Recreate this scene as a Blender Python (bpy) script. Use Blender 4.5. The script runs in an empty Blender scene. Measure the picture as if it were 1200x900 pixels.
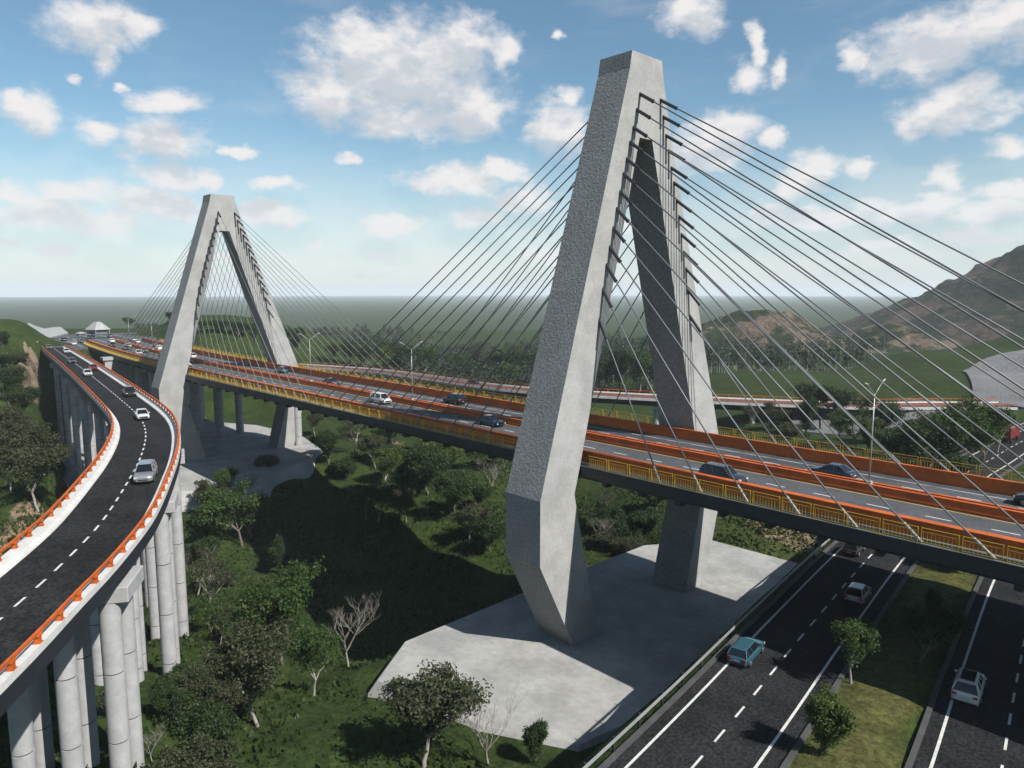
import bpy, math, random
import numpy as np
from mathutils import Vector, Matrix
from mathutils import noise as mnoise
R = math.radians
random.seed(7); rng = np.random.default_rng(11)
sc = bpy.context.scene
col = sc.collection

# ------------------------------------------------------------------ camera
CAM_Z = 35.84
PITCH = math.atan(107/849.0); HEAD = R(43.06)
cam_d = bpy.data.cameras.new('camera'); cam = bpy.data.objects.new('camera', cam_d); col.objects.link(cam)
cam_d.sensor_width = 36; cam_d.lens = 849/1200*36; cam_d.clip_start = 0.5; cam_d.clip_end = 60000
cam.location = (0, 0, CAM_Z); cam.rotation_euler = (R(90)-PITCH, 0, R(90)-HEAD)
sc.camera = cam
# ------------------------------------------------------------------ sun and exposure
SUNV = Vector((1.0, 0.13, 0.98)).normalized()
sun_d = bpy.data.lights.new('sun', 'SUN'); sun = bpy.data.objects.new('sun', sun_d); col.objects.link(sun)
sun_d.energy = 5.0; sun_d.angle = R(0.5); sun_d.color = (1.0, 0.955, 0.89)
sun.rotation_euler = SUNV.to_track_quat('Z', 'Y').to_euler(); sun.location = (60, 0, 120)
sc.view_settings.view_transform = 'Standard'; sc.view_settings.look = 'None'
sc.view_settings.exposure = 0.78; sc.view_settings.gamma = 1.0; sc.view_settings.use_curve_mapping = False
sc.render.engine = 'CYCLES'
sc.cycles.use_denoising = True
sc.cycles.volume_bounces = 0; sc.cycles.max_bounces = 6; sc.cycles.diffuse_bounces = 1; sc.cycles.glossy_bounces = 2
sc.cycles.transparent_max_bounces = 8

# photo pixel (1200x900) -> direction
f_, cx_, cy_ = 849.0, 600.0, 450.0
fwh = np.array([-math.cos(HEAD), math.sin(HEAD), 0.0]); rth = np.array([math.sin(HEAD), math.cos(HEAD), 0.0]); uph = np.array([0, 0, 1.0])
Fv = fwh*math.cos(PITCH)-uph*math.sin(PITCH); Uv = uph*math.cos(PITCH)+fwh*math.sin(PITCH)
CAMP = np.array([0, 0, CAM_Z])
def ray(x, y): return Fv+rth*(x-cx_)/f_-Uv*(y-cy_)/f_
def on_z(x, y, z):
    d = ray(x, y); return CAMP+d*((z-CAM_Z)/d[2])
def at_depth(x, y, depth):
    return CAMP+ray(x, y)*depth
def uv2w(u, v): p = rth*u+fwh*v; return p[0], p[1]

# ------------------------------------------------------------------ node helpers
class NT:
    def __init__(s, tree): s.t = tree; s.n = tree.nodes; s.l = tree.links
    def new(s, typ, **kw):
        n = s.n.new(typ)
        for k, v in kw.items(): setattr(n, k, v)
        return n
    def link(s, a, b): s.l.new(a, b)
    def val(s, sock, v):
        if hasattr(v, 'is_linked') or isinstance(v, bpy.types.NodeSocket): s.l.new(v, sock)
        else: sock.default_value = v
    def math(s, op, a, b=None, c=None, clamp=False):
        n = s.n.new('ShaderNodeMath'); n.operation = op; n.use_clamp = clamp
        s.val(n.inputs[0], a)
        if b is not None: s.val(n.inputs[1], b)
        if c is not None: s.val(n.inputs[2], c)
        return n.outputs[0]
    def vmath(s, op, a, b=None, c=None):
        n = s.n.new('ShaderNodeVectorMath'); n.operation = op
        s.val(n.inputs[0], a)
        if b is not None: s.val(n.inputs[1], b)
        if c is not None: s.val(n.inputs[2], c)
        return n.outputs['Value'] if op in ('LENGTH', 'DOT_PRODUCT', 'DISTANCE') else n.outputs[0]
    def noise(s, vec, scale, detail=3, rough=0.55, out='Fac'):
        n = s.n.new('ShaderNodeTexNoise'); s.l.new(vec, n.inputs['Vector'])
        n.inputs['Scale'].default_value = scale; n.inputs['Detail'].default_value = detail; n.inputs['Roughness'].default_value = rough
        return n.outputs[out]
    def smooth(s, v, a, b, c=0.0, d=1.0):
        n = s.n.new('ShaderNodeMapRange'); n.interpolation_type = 'SMOOTHSTEP'
        s.val(n.inputs[0], v)
        for i, q in enumerate((a, b, c, d)): n.inputs[i+1].default_value = q
        return n.outputs[0]
    def mix(s, fac, a, b, mode='MIX'):
        n = s.n.new('ShaderNodeMix'); n.data_type = 'RGBA'; n.blend_type = mode
        s.val(n.inputs[0], fac)
        for sock, v in ((n.inputs[6], a), (n.inputs[7], b)):
            if isinstance(v, tuple): sock.default_value = (*v, 1) if len(v) == 3 else v
            else: s.l.new(v, sock)
        return n.outputs[2]

# ------------------------------------------------------------------ world: Nishita sky with cumulus
w = bpy.data.worlds.new('World'); sc.world = w; w.use_nodes = True
w.cycles.sampling_method = 'MANUAL'; w.cycles.sample_map_resolution = 256
nt = NT(w.node_tree); nt.n.clear()
out = nt.new('ShaderNodeOutputWorld'); bg = nt.new('ShaderNodeBackground'); nt.link(bg.outputs[0], out.inputs[0])
SKY_STRENGTH = 0.056
sky = nt.new('ShaderNodeTexSky', sky_type='NISHITA'); sky.sun_disc = False
sky.sun_elevation = math.asin(SUNV.z); sky.sun_rotation = math.atan2(SUNV.x, SUNV.y)
sky.air_density = 1.0; sky.dust_density = 0.7; sky.ozone_density = 2.0; sky.altitude = 300
tc = nt.new('ShaderNodeTexCoord')
sep = nt.new('ShaderNodeSeparateXYZ'); nt.link(tc.outputs['Generated'], sep.inputs[0])
# azimuth measured from the viewing heading, elevation above the horizon (radians)
hx, hy = float(fwh[0]), float(fwh[1]); rx_, ry_ = float(rth[0]), float(rth[1])
fcomp = nt.math('ADD', nt.math('MULTIPLY', sep.outputs[0], hx), nt.math('MULTIPLY', sep.outputs[1], hy))
rcomp = nt.math('ADD', nt.math('MULTIPLY', sep.outputs[0], rx_), nt.math('MULTIPLY', sep.outputs[1], ry_))
az = nt.math('ARCTAN2', rcomp, fcomp)
el = nt.math('ARCSINE', sep.outputs[2])
comb = nt.new('ShaderNodeCombineXYZ'); nt.link(az, comb.inputs[0]); nt.link(el, comb.inputs[1])
CL = [(470, 88, 120, 62), (385, 108, 52, 30), (525, 62, 72, 40), (550, 125, 50, 38), (430, 50, 50, 32), (590, 70, 22, 22), (470, 140, 90, 24),
      (110, 22, 48, 26), (135, 55, 16, 32), (155, 25, 22, 12), (30, 122, 30, 22), (18, 108, 14, 14), (155, 102, 9, 6), (93, 86, 8, 6),
      (200, 118, 36, 14), (190, 165, 48, 26), (275, 172, 24, 7), (195, 210, 40, 22), (240, 208, 22, 14), (50, 250, 76, 24), (20, 225, 30, 20), (130, 262, 46, 18), (10, 283, 28, 8), (75, 292, 30, 8), (180, 240, 60, 22),
      (325, 256, 46, 20), (300, 244, 24, 14), (365, 290, 18, 8), (530, 212, 88, 20), (405, 186, 14, 8), (585, 206, 40, 16), (455, 266, 52, 16), (560, 256, 48, 18), (450, 298, 40, 7),
      (655, 150, 38, 34), (663, 118, 16, 14), (652, 38, 10, 8), (808, 12, 40, 22), (872, 84, 26, 18), (884, 48, 12, 20), (1000, 70, 14, 16), (910, 78, 10, 16),
      (1090, 55, 66, 36), (1150, 38, 58, 30), (1195, 18, 30, 20), (1115, 130, 62, 24), (1130, 112, 36, 20), (1105, 201, 22, 20), (1070, 142, 30, 16),
      (955, 202, 36, 20), (1008, 197, 20, 12), (905, 165, 16, 18), (850, 150, 48, 22), (830, 175, 60, 30), (1060, 250, 70, 22), (1090, 236, 30, 16), (1190, 225, 40, 14), (1185, 165, 28, 14), (960, 262, 60, 16), (1150, 280, 60, 14), (935, 225, 40, 14), (900, 250, 40, 20), (640, 300, 60, 12), (1030, 292, 70, 12), (250, 300, 60, 10), (720, 270, 50, 14), (1150, 250, 60, 16), (330, 215, 40, 12), (610, 235, 50, 18), (120, 150, 30, 14), (90, 225, 50, 18)]
def cloud_dist(vec, lim=0):
    cur = None
    for (px, py, rx, ry) in CL:
        if rx < lim: continue
        d = ray(px, py); d = d/np.linalg.norm(d)
        a0 = math.atan2(float(d@rth), float(d@fwh)); e0 = math.asin(d[2])
        ix, iy = 849/(rx*1.16), 849/(ry*1.18)
        dd = nt.vmath('LENGTH', nt.vmath('MULTIPLY_ADD', vec, (ix, iy, 0), (-a0*ix, -e0*iy, 0)))
        cur = dd if cur is None else nt.math('MINIMUM', cur, dd)
    return cur
warp_src = nt.vmath('MULTIPLY', comb.outputs[0], (1.0, 1.5, 1.0))
n1 = nt.noise(warp_src, 9.0, 5, 0.6, 'Color')
warped = nt.vmath('ADD', comb.outputs[0], nt.vmath('MULTIPLY', nt.vmath('SUBTRACT', n1, (0.5, 0.5, 0.5)), (0.085, 0.06, 0)))
n_edge = nt.noise(warp_src, 26.0, 6, 0.62)
n_big = nt.noise(warp_src, 7.0, 3, 0.5)
d_cl = cloud_dist(warped)
dens = nt.math('ADD', nt.math('SUBTRACT', 1.05, d_cl), nt.math('MULTIPLY', nt.math('SUBTRACT', n_edge, 0.5), 1.35))      # 1 in the middle, 0 at the rim
n_up = nt.noise(nt.vmath('ADD', warp_src, (0.012, 0.034, 0.0)), 14.0, 5, 0.62)
n_at = nt.noise(warp_src, 14.0, 5, 0.62)
d_up = cloud_dist(nt.vmath('ADD', warped, (0.004, 0.030, 0)), 29)
above = nt.math('ADD', nt.math('SUBTRACT', 1.0, d_up), nt.math('MULTIPLY', nt.math('SUBTRACT', n_up, n_at), 3.0))      # thicker above -> shaded base
# the same kind of cloud goes on outside the view
gen = nt.math('MULTIPLY', nt.math('SUBTRACT', nt.noise(warp_src, 4.2, 6, 0.6), 0.59), 6.0)
beyond = nt.math('MAXIMUM', nt.smooth(nt.math('ABSOLUTE', az), 0.66, 0.80), nt.smooth(el, 0.40, 0.52))
dens = nt.math('MAXIMUM', dens, nt.math('SUBTRACT', nt.math('MULTIPLY', nt.math('ADD', gen, 2.0), beyond), 2.0))
thin = nt.smooth(nt.noise(nt.vmath('MULTIPLY', comb.outputs[0], (1, 3.2, 1)), 5.0, 6, 0.6), 0.48, 0.85, 0.0, 0.26)
alpha = nt.math('MAXIMUM', nt.smooth(dens, 0.0, 0.80, 0.0, 0.98), thin)
low = nt.math('MULTIPLY', nt.smooth(el, 0.0, 0.26, 1.0, 0.0), nt.math('ADD', 0.50, nt.math('MULTIPLY', n_big, 0.35)))   # pale veil thickening towards the horizon
alpha = nt.math('MAXIMUM', alpha, nt.math('MULTIPLY', nt.math('POWER', low, 1.4), 1.25), clamp=True)
lit = nt.smooth(nt.math('SUBTRACT', above, nt.math('MULTIPLY', nt.math('SUBTRACT', n_big, 0.5), 0.9)), -0.15, 0.95)   # thick cloud above -> shaded base
K = 0.58/SKY_STRENGTH
ccol = nt.mix(lit, (0.90*K, 0.87*K, 0.86*K), (0.58*K, 0.625*K, 0.68*K))
ccol = nt.mix(nt.math('MULTIPLY', nt.smooth(el, 0.0, 0.2, 1.0, 0.0), 0.75), ccol, (0.82*K, 0.86*K, 0.885*K))
# below the horizon the sky repeats its horizon colour
skyb = nt.mix(1.0, sky.outputs[0], (1.09, 1.31, 1.25), 'MULTIPLY')
skyc = nt.mix(alpha, skyb, ccol)
nt.link(skyc, bg.inputs[0]); bg.inputs[1].default_value = SKY_STRENGTH

# ------------------------------------------------------------------ materials
MAT = {}
ALB = 0.58
def alb(c): return tuple(q*ALB for q in c)
def mat(name, base, rough=0.8, metal=0.0, var=0.12, vscale=0.6, fine=0.0, fscale=8.0, bump=0.0, bscale=6.0, spec=0.4, coat=0.0, detail=4):
    m = bpy.data.materials.new(name); m.use_nodes = True; t = NT(m.node_tree)
    b = t.n['Principled BSDF']; b.inputs['Roughness'].default_value = rough; b.inputs['Metallic'].default_value = metal
    b.inputs['Specular IOR Level'].default_value = spec; b.inputs['Coat Weight'].default_value = coat
    g = t.new('ShaderNodeNewGeometry'); pos = g.outputs['Position']
    base = alb(base); dark = tuple(c*(1-var) for c in base); light = tuple(min(1, c*(1+var)) for c in base)
    c = t.mix(t.smooth(t.noise(pos, vscale, detail, 0.6), 0.3, 0.7), dark, light)
    if fine > 0:
        fn = t.smooth(t.noise(pos, fscale, 3, 0.7), 0.3, 0.7, 1-fine, 1+fine)
        mm = t.new('ShaderNodeVectorMath', operation='SCALE'); t.link(c, mm.inputs[0]); t.link(fn, mm.inputs['Scale']); c = mm.outputs[0]
    t.link(c, b.inputs['Base Color'])
    if bump > 0:
        bn = t.new('ShaderNodeBump'); bn.inputs['Strength'].default_value = 1.0; bn.inputs['Distance'].default_value = bump
        t.link(t.noise(pos, bscale, 4, 0.65), bn.inputs['Height']); t.link(bn.outputs[0], b.inputs['Normal'])
    MAT[name] = m; return m
mat('concrete', (0.40, 0.40, 0.392), 0.9, var=0.12, vscale=0.35, fine=0.10, fscale=4.5, bump=0.004, bscale=5)
mat('rough_concrete', (0.37, 0.37, 0.365), 0.95, var=0.08, vscale=0.3, fine=0.30, fscale=5.0, bump=0.10, bscale=4.2)
mat('slab_concrete', (0.42, 0.42, 0.405), 0.9, spec=0.12, var=0.17, vscale=0.22, fine=0.09, fscale=1.2, bump=0.003)
mat('pier_concrete', (0.44, 0.44, 0.445), 0.9, var=0.10, vscale=0.8, fine=0.06, fscale=3)
mat('kerb_dark', (0.075, 0.075, 0.075), 0.9, var=0.2, vscale=.8)
mat('joint_dark', (0.07, 0.07, 0.075), 0.9)
mat('white_concrete', (0.72, 0.71, 0.69), 0.8, var=0.09, vscale=0.5, fine=0.08, fscale=3)
mat('grey_lining', (0.19, 0.19, 0.195), 0.9, var=0.16, vscale=0.12, fine=0.1, fscale=1.0)
mat('asphalt', (0.026, 0.027, 0.029), 0.9, var=0.26, vscale=0.25, fine=0.6, fscale=4.5, bump=0.012, bscale=8, spec=0.08)
mat('deck_asphalt', (0.085, 0.092, 0.102), 0.8, var=0.18, vscale=0.3, fine=0.25, fscale=4.0)
mat('road_paint', (0.74, 0.74, 0.72), 0.7, var=0.1, vscale=2.0, fine=0.12, fscale=5)
mat('yellow_paint', (0.62, 0.45, 0.09), 0.7)
mat('orange_paint', (0.62, 0.125, 0.012), 0.6, var=0.14, vscale=0.5, fine=0.10, fscale=2)
mat('red_orange_paint', (0.66, 0.14, 0.015), 0.65, var=0.16, vscale=0.4, fine=0.12, fscale=2)
mat('yellow_rail', (0.80, 0.50, 0.025), 0.5, var=0.1)
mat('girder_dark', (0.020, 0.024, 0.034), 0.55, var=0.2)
mat('cable_sheath', (0.20, 0.21, 0.225), 0.45, var=0.06)
mat('anchor_steel', (0.018, 0.020, 0.026), 0.45)
mat('galvanised', (0.50, 0.51, 0.52), 0.4, metal=0.35, var=0.08)
mat('post_dark', (0.045, 0.045, 0.05), 0.6)
mat('brown_surface', (0.13, 0.07, 0.055), 0.9, var=0.2)
mat('walkway', (0.17, 0.18, 0.16), 0.9, var=0.15)
mat('bark', (0.16, 0.135, 0.11), 0.95, var=0.25, vscale=3)
mat('pale_bark', (0.36, 0.33, 0.29), 0.95, var=0.2, vscale=3)
mat('rubber', (0.012, 0.012, 0.013), 0.8)
mat('rim_alloy', (0.42, 0.43, 0.45), 0.35, metal=0.8)
mat('glass', (0.012, 0.014, 0.018), 0.08, spec=0.6, var=0.0)
mat('head_lamp', (0.75, 0.76, 0.78), 0.15, var=0.0)
mat('tail_lamp', (0.45, 0.015, 0.015), 0.2, var=0.0)
mat('plate', (0.6, 0.6, 0.56), 0.5, var=0.0)
mat('canopy_white', (0.40, 0.41, 0.41), 0.7)
def paint(name, c, metal=0.25): return mat('paint_'+name, c, 0.3, metal=metal, var=0.03, spec=0.5, coat=0.6)
paint('teal', (0.045, 0.145, 0.20)); paint('silver', (0.42, 0.43, 0.44), 0.5); paint('white', (0.72, 0.72, 0.71), 0.0)
paint('charcoal', (0.035, 0.038, 0.042)); paint('navy', (0.022, 0.04, 0.075)); paint('black', (0.010, 0.010, 0.012)); paint('red', (0.36, 0.03, 0.025)); paint('grey', (0.16, 0.165, 0.17)); paint('beige', (0.38, 0.34, 0.27))

def leaf_mat(name, c1, c2):
    m = bpy.data.materials.new(name); m.use_nodes = True; t = NT(m.node_tree); b = t.n['Principled BSDF']
    oi = t.new('ShaderNodeObjectInfo'); g = t.new('ShaderNodeNewGeometry')
    n = t.noise(g.outputs['Position'], 0.9, 3, 0.6)
    fac = t.math('ADD', t.smooth(n, 0.3, 0.7, 0, 0.75), t.math('MULTIPLY', oi.outputs['Random'], 0.3), clamp=True)
    c = t.mix(fac, alb(c1), alb(c2)); t.link(c, b.inputs['Base Color']); b.inputs['Roughness'].default_value = 0.6
    b.inputs['Specular IOR Level'].default_value = 0.25
    tr = t.new('ShaderNodeBsdfTranslucent'); t.link(t.mix(1.0, c, (1.0, 1.1, 0.55), 'MULTIPLY'), tr.inputs[0])
    mx = t.new('ShaderNodeMixShader'); mx.inputs[0].default_value = 0.28
    t.link(b.outputs[0], mx.inputs[1]); t.link(tr.outputs[0], mx.inputs[2]); t.link(mx.outputs[0], t.n['Material Output'].inputs[0])
    MAT[name] = m
leaf_mat('leaf_dark', (0.018, 0.040, 0.010), (0.050, 0.090, 0.022))
leaf_mat('leaf_green', (0.028, 0.066, 0.012), (0.075, 0.135, 0.026))
leaf_mat('leaf_light', (0.06, 0.10, 0.018), (0.13, 0.17, 0.04))
leaf_mat('leaf_olive', (0.040, 0.052, 0.020), (0.095, 0.105, 0.050))
leaf_mat('leaf_grass', (0.028, 0.056, 0.012), (0.066, 0.096, 0.022))
leaf_mat('leaf_forest', (0.020, 0.042, 0.020), (0.060, 0.090, 0.050))

def ground_mat():
    m = bpy.data.materials.new('grass_ground'); m.use_nodes = True; t = NT(m.node_tree); b = t.n['Principled BSDF']
    g = t.new('ShaderNodeNewGeometry'); pos = g.outputs['Position']
    big = t.smooth(t.noise(pos, 0.035, 4, 0.6), 0.35, 0.65); mid = t.smooth(t.noise(pos, 0.22, 5, 0.65), 0.32, 0.68); fin = t.noise(pos, 2.2, 4, 0.75)
    gr = t.mix(mid, alb((0.024, 0.042, 0.010)), alb((0.046, 0.068, 0.016))); gr = t.mix(t.math('MULTIPLY', big, 0.55), gr, alb((0.034, 0.062, 0.014)))
    at = t.new('ShaderNodeAttribute', attribute_name='dirt')
    dfac = t.smooth(t.math('ADD', at.outputs['Fac'], t.math('MULTIPLY', t.math('SUBTRACT', t.noise(pos, 0.45, 5, 0.7), 0.5), 1.1)), 0.42, 0.62)
    dirt = t.mix(t.smooth(t.noise(pos, 0.9, 5, 0.7), 0.3, 0.7), alb((0.10, 0.075, 0.045)), alb((0.30, 0.22, 0.145)))
    at2 = t.new('ShaderNodeAttribute', attribute_name='dry')
    gr = t.mix(at2.outputs['Fac'], gr, t.mix(mid, alb((0.085, 0.088, 0.028)), alb((0.125, 0.120, 0.042))))
    c = t.mix(dfac, gr, dirt)
    mm = t.new('ShaderNodeVectorMath', operation='SCALE'); t.link(c, mm.inputs[0]); t.link(t.math('MULTIPLY', t.smooth(fin, 0.25, 0.75, 0.5, 1.5), t.smooth(t.noise(pos, 0.8, 5, 0.75), 0.3, 0.7, 0.7, 1.3)), mm.inputs['Scale'])
    t.link(mm.outputs[0], b.inputs['Base Color']); b.inputs['Roughness'].default_value = 0.95; b.inputs['Specular IOR Level'].default_value = 0.1
    bn = t.new('ShaderNodeBump'); bn.inputs['Distance'].default_value = 0.12; t.link(fin, bn.inputs['Height']); t.link(bn.outputs[0], b.inputs['Normal'])
    MAT['grass_ground'] = m
ground_mat()
def hill_mat(name, veg1, veg2, rock1, rock2, lo, hi, s):
    m = bpy.data.materials.new(name); m.use_nodes = True; t = NT(m.node_tree); b = t.n['Principled BSDF']
    g = t.new('ShaderNodeNewGeometry'); pos = g.outputs['Position']
    veg = t.mix(t.smooth(t.noise(pos, s*3, 5, 0.7), 0.3, 0.7), alb(veg1), alb(veg2))
    rock = t.mix(t.smooth(t.noise(pos, s*5, 6, 0.7), 0.3, 0.7), alb(rock1), alb(rock2))
    c = t.mix(t.smooth(t.noise(pos, s, 6, 0.62), lo, hi), veg, rock)
    t.link(c, b.inputs['Base Color']); b.inputs['Roughness'].default_value = 0.95; b.inputs['Specular IOR Level'].default_value = 0.1
    bn = t.new('ShaderNodeBump'); bn.inputs['Distance'].default_value = 9.0 if s < 0.1 else 1.5; t.link(t.noise(pos, s*6, 6, 0.7), bn.inputs['Height']); t.link(bn.outputs[0], b.inputs['Normal'])
    MAT[name] = m
hill_mat('hill_scrub', (0.020, 0.038, 0.014), (0.050, 0.070, 0.028), (0.17, 0.13, 0.09), (0.34, 0.25, 0.18), 0.50, 0.57, 0.026)
hill_mat('mountain_rock', (0.022, 0.036, 0.018), (0.060, 0.065, 0.040), (0.085, 0.070, 0.060), (0.23, 0.165, 0.125), 0.47, 0.58, 0.020)
hill_mat('cut_rock', (0.20, 0.145, 0.095), (0.34, 0.255, 0.175), (0.40, 0.31, 0.22), (0.52, 0.42, 0.31), 0.42, 0.58, 0.30)

# ------------------------------------------------------------------ mesh helpers
class MB:
    def __init__(s): s.v = []; s.f = []; s.mi = []
    def add(s, vs, fs, m=0):
        o = len(s.v); s.v += [tuple(map(float, q)) for q in vs]; s.f += [tuple(i+o for i in q) for q in fs]; s.mi += [m]*len(fs); return s
    def box(s, x0, x1, y0, y1, z0, z1, m=0):
        return s.add([(x0, y0, z0), (x1, y0, z0), (x1, y1, z0), (x0, y1, z0), (x0, y0, z1), (x1, y0, z1), (x1, y1, z1), (x0, y1, z1)],
                     [(0, 3, 2, 1), (4, 5, 6, 7), (0, 1, 5, 4), (1, 2, 6, 5), (2, 3, 7, 6), (3, 0, 4, 7)], m)
    def bar(s, p, q, a, b, m=0):
        p = Vector(p); q = Vector(q); d = (q-p).normalized(); u = d.cross(Vector((0, 0, 1)))
        if u.length < 1e-4: u = Vector((1, 0, 0))
        u.normalize(); n = u.cross(d)
        vs = [c+u*(sx*a/2)+n*(sy*b/2) for c in (p, q) for sx, sy in ((-1, -1), (1, -1), (1, 1), (-1, 1))]
        return s.add(vs, [(0, 1, 2, 3), (7, 6, 5, 4), (0, 4, 5, 1), (1, 5, 6, 2), (2, 6, 7, 3), (3, 7, 4, 0)], m)
    def tube(s, p, q, r0, r1=None, n=8, caps=True, m=0):
        r1 = r0 if r1 is None else r1
        p = Vector(p); q = Vector(q); d = (q-p).normalized(); u = d.cross(Vector((0, 0, 1)))
        if u.length < 1e-3: u = Vector((1, 0, 0))
        u.normalize(); w_ = u.cross(d); vs = []
        for c, r in ((p, r0), (q, r1)):
            for k in range(n):
                a = 2*math.pi*k/n; vs.append(c+u*(math.cos(a)*r)+w_*(math.sin(a)*r))
        fs = [(k, (k+1) % n, n+(k+1) % n, n+k) for k in range(n)]
        if caps: fs += [tuple(range(n-1, -1, -1)), tuple(range(n, 2*n))]
        return s.add(vs, fs, m)
    def lathe(s, c, prof, n=20, m=0):          # prof: (radius, z) from the bottom up
        vs = []; 
        for r, z in prof:
            for k in range(n):
                a = 2*math.pi*k/n; vs.append((c[0]+r*math.cos(a), c[1]+r*math.sin(a), c[2]+z))
        fs = [(i*n+k, i*n+(k+1) % n, (i+1)*n+(k+1) % n, (i+1)*n+k) for i in range(len(prof)-1) for k in range(n)]
        fs += [tuple(range(n-1, -1, -1)), tuple(range((len(prof)-1)*n, len(prof)*n))]
        return s.add(vs, fs, m)
    def sweep(s, path, prof, closed=True, caps=True, m=0):      # prof: (lateral to the left of travel, height)
        n = len(prof); vs = []; P = [Vector(p) for p in path]
        for i, p in enumerate(P):
            t = (P[min(i+1, len(P)-1)]-P[max(i-1, 0)]); t.z = 0; t.normalize(); l = Vector((-t.y, t.x, 0))
            for a, b in prof: vs.append(p+l*a+Vector((0, 0, b)))
        fs = []
        for i in range(len(P)-1):
            for k in range(n if closed else n-1):
                k2 = (k+1) % n; fs.append((i*n+k, (i+1)*n+k, (i+1)*n+k2, i*n+k2))
        if closed and caps: fs += [tuple(range(n)), tuple(range(len(vs)-1, len(vs)-n-1, -1))]
        return s.add(vs, fs, m)
    def build(s, name, mats, parent=None, smooth=False, fix=True):
        me = bpy.data.meshes.new(name); me.from_pydata(s.v, [], s.f)
        for q in ([mats] if isinstance(mats, str) else mats): me.materials.append(MAT[q])
        if any(s.mi): me.polygons.foreach_set('material_index', s.mi)
        if fix:
            import bmesh
            bm = bmesh.new(); bm.from_mesh(me); bmesh.ops.recalc_face_normals(bm, faces=bm.faces); bm.to_mesh(me); bm.free()
        if smooth: me.polygons.foreach_set('use_smooth', [True]*len(me.polygons))
        me.update(); o = bpy.data.objects.new(name, me); col.objects.link(o)
        if parent: o.parent = parent
        return o
def smooth_by_angle(o, deg=35):
    me = o.data; me.polygons.foreach_set('use_smooth', [True]*len(me.polygons)); me.set_sharp_from_angle(angle=R(deg))
def empty(name, loc=(0, 0, 0), rz=0.0):
    o = bpy.data.objects.new(name, None); o.empty_display_size = 0.3; o.location = loc; o.rotation_euler = (0, 0, rz); col.objects.link(o); return o
def tag(o, label=None, cat=None, group=None, kind=None):
    if label: o['label'] = label
    if cat: o['category'] = cat
    if group: o['group'] = group
    if kind: o['kind'] = kind
    return o
def inst(o, parent=None, loc=None, rz=None, scale=None):
    c = o.copy(); col.objects.link(c); c.parent = parent
    if loc is not None: c.location = loc
    if rz is not None: c.rotation_euler = (0, 0, rz)
    if scale is not None: c.scale = scale if isinstance(scale, (tuple, list)) else (scale,)*3
    return c
def smoothstep(a, b, x):
    t = np.clip((x-a)/(b-a), 0, 1); return t*t*(3-2*t)
def catmull(P, step=2.0):
    P = [np.array(p, float) for p in P]; P = [2*P[0]-P[1]]+P+[2*P[-1]-P[-2]]; o = []
    for i in range(1, len(P)-2):
        a, b, c, d = P[i-1:i+3]; n = max(2, int(np.linalg.norm(c-b)/step))
        for k in range(n):
            t = k/n; o.append(0.5*((2*b)+(c-a)*t+(2*a-5*b+4*c-d)*t*t+(-a+3*b-3*c+d)*t**3))
    o.append(P[-2]); return np.array(o)
class Path:
    def __init__(s, pts):
        s.p = np.array(pts); d = np.linalg.norm(np.diff(s.p[:, :2], axis=0), axis=1); s.s = np.concatenate([[0], np.cumsum(d)]); s.L = s.s[-1]
    def at(s, d, off=0.0):
        q = np.array([np.interp(d, s.s, s.p[:, k]) for k in range(3)]); a = np.array([np.interp(min(d+0.4, s.L), s.s, s.p[:, k]) for k in (0, 1)]); b = np.array([np.interp(max(d-0.4, 0), s.s, s.p[:, k]) for k in (0, 1)])
        t = a-b; t /= np.linalg.norm(t); q[:2] += off*np.array([-t[1], t[0]]); return q, math.atan2(t[1], t[0])
    def nearest(s, x, y):
        i = int(np.argmin((s.p[:, 0]-x)**2+(s.p[:, 1]-y)**2)); return s.s[i]

# ------------------------------------------------------------------ alignments
DZ = 18.64                                       # main deck surface
def deck_y(x): return 65.0 + (0 if x > -135 else 6.5*((-135-x)/130.0)**2)
DECK = Path([(x, deck_y(x), DZ) for x in np.arange(30, -281, -2.0)])       # travels towards -X; +lateral is -Y (left of travel)
RAMP = Path(catmull([(-6, -20.5, 19.9), (-22, -8.8, 19.84), (-36, 0.9, 19.84), (-42.6, 5.1, 19.84), (-47.4, 8.1, 19.84), (-53.9, 11.7, 19.84), (-59.5, 14.3, 19.84), (-66.6, 17.3, 19.84), (-72.5, 19.7, 19.84), (-79.6, 22.3, 19.84), (-87, 24.7, 19.84), (-95, 26.8, 19.84), (-104, 28.5, 19.84),
     (-118, 30.5, 19.84), (-144, 34.0, 19.8), (-182, 39.0, 19.6), (-239, 46.3, 19.1), (-264, 49.6, 18.74)], 1.5))
HZ = 8.04
_hy = [-40, 31, 56, 78, 100, 123, 136, 180, 260, 400, 700]; _hx = [-15.7, -25.4, -29.2, -32.4, -34.8, -36.2, -36.4, -35.9, -28, 2, 90]
_hc = catmull([(a, b, 0) for a, b in zip(_hx, _hy)], 3.0)
def hwy_x(y): return np.interp(y, _hc[:, 1], _hc[:, 0])
HWY = Path([(a, b, HZ) for a, b, _ in _hc if b < 420])                      # left rail line of the highway, towards +Y
BACK = Path(catmull([(-262, 128, 8), (-225, 139.5, 8), (-193, 141.5, 8), (-164.8, 141.5, 8), (-147.5, 144.6, 8), (-128.4, 152.2, 8), (-99.9, 166.4, 8), (-72.1, 183.6, 8), (-56.8, 195.6, 8.5), (-44.6, 205.2, 8.8)], 3.0))

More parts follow.
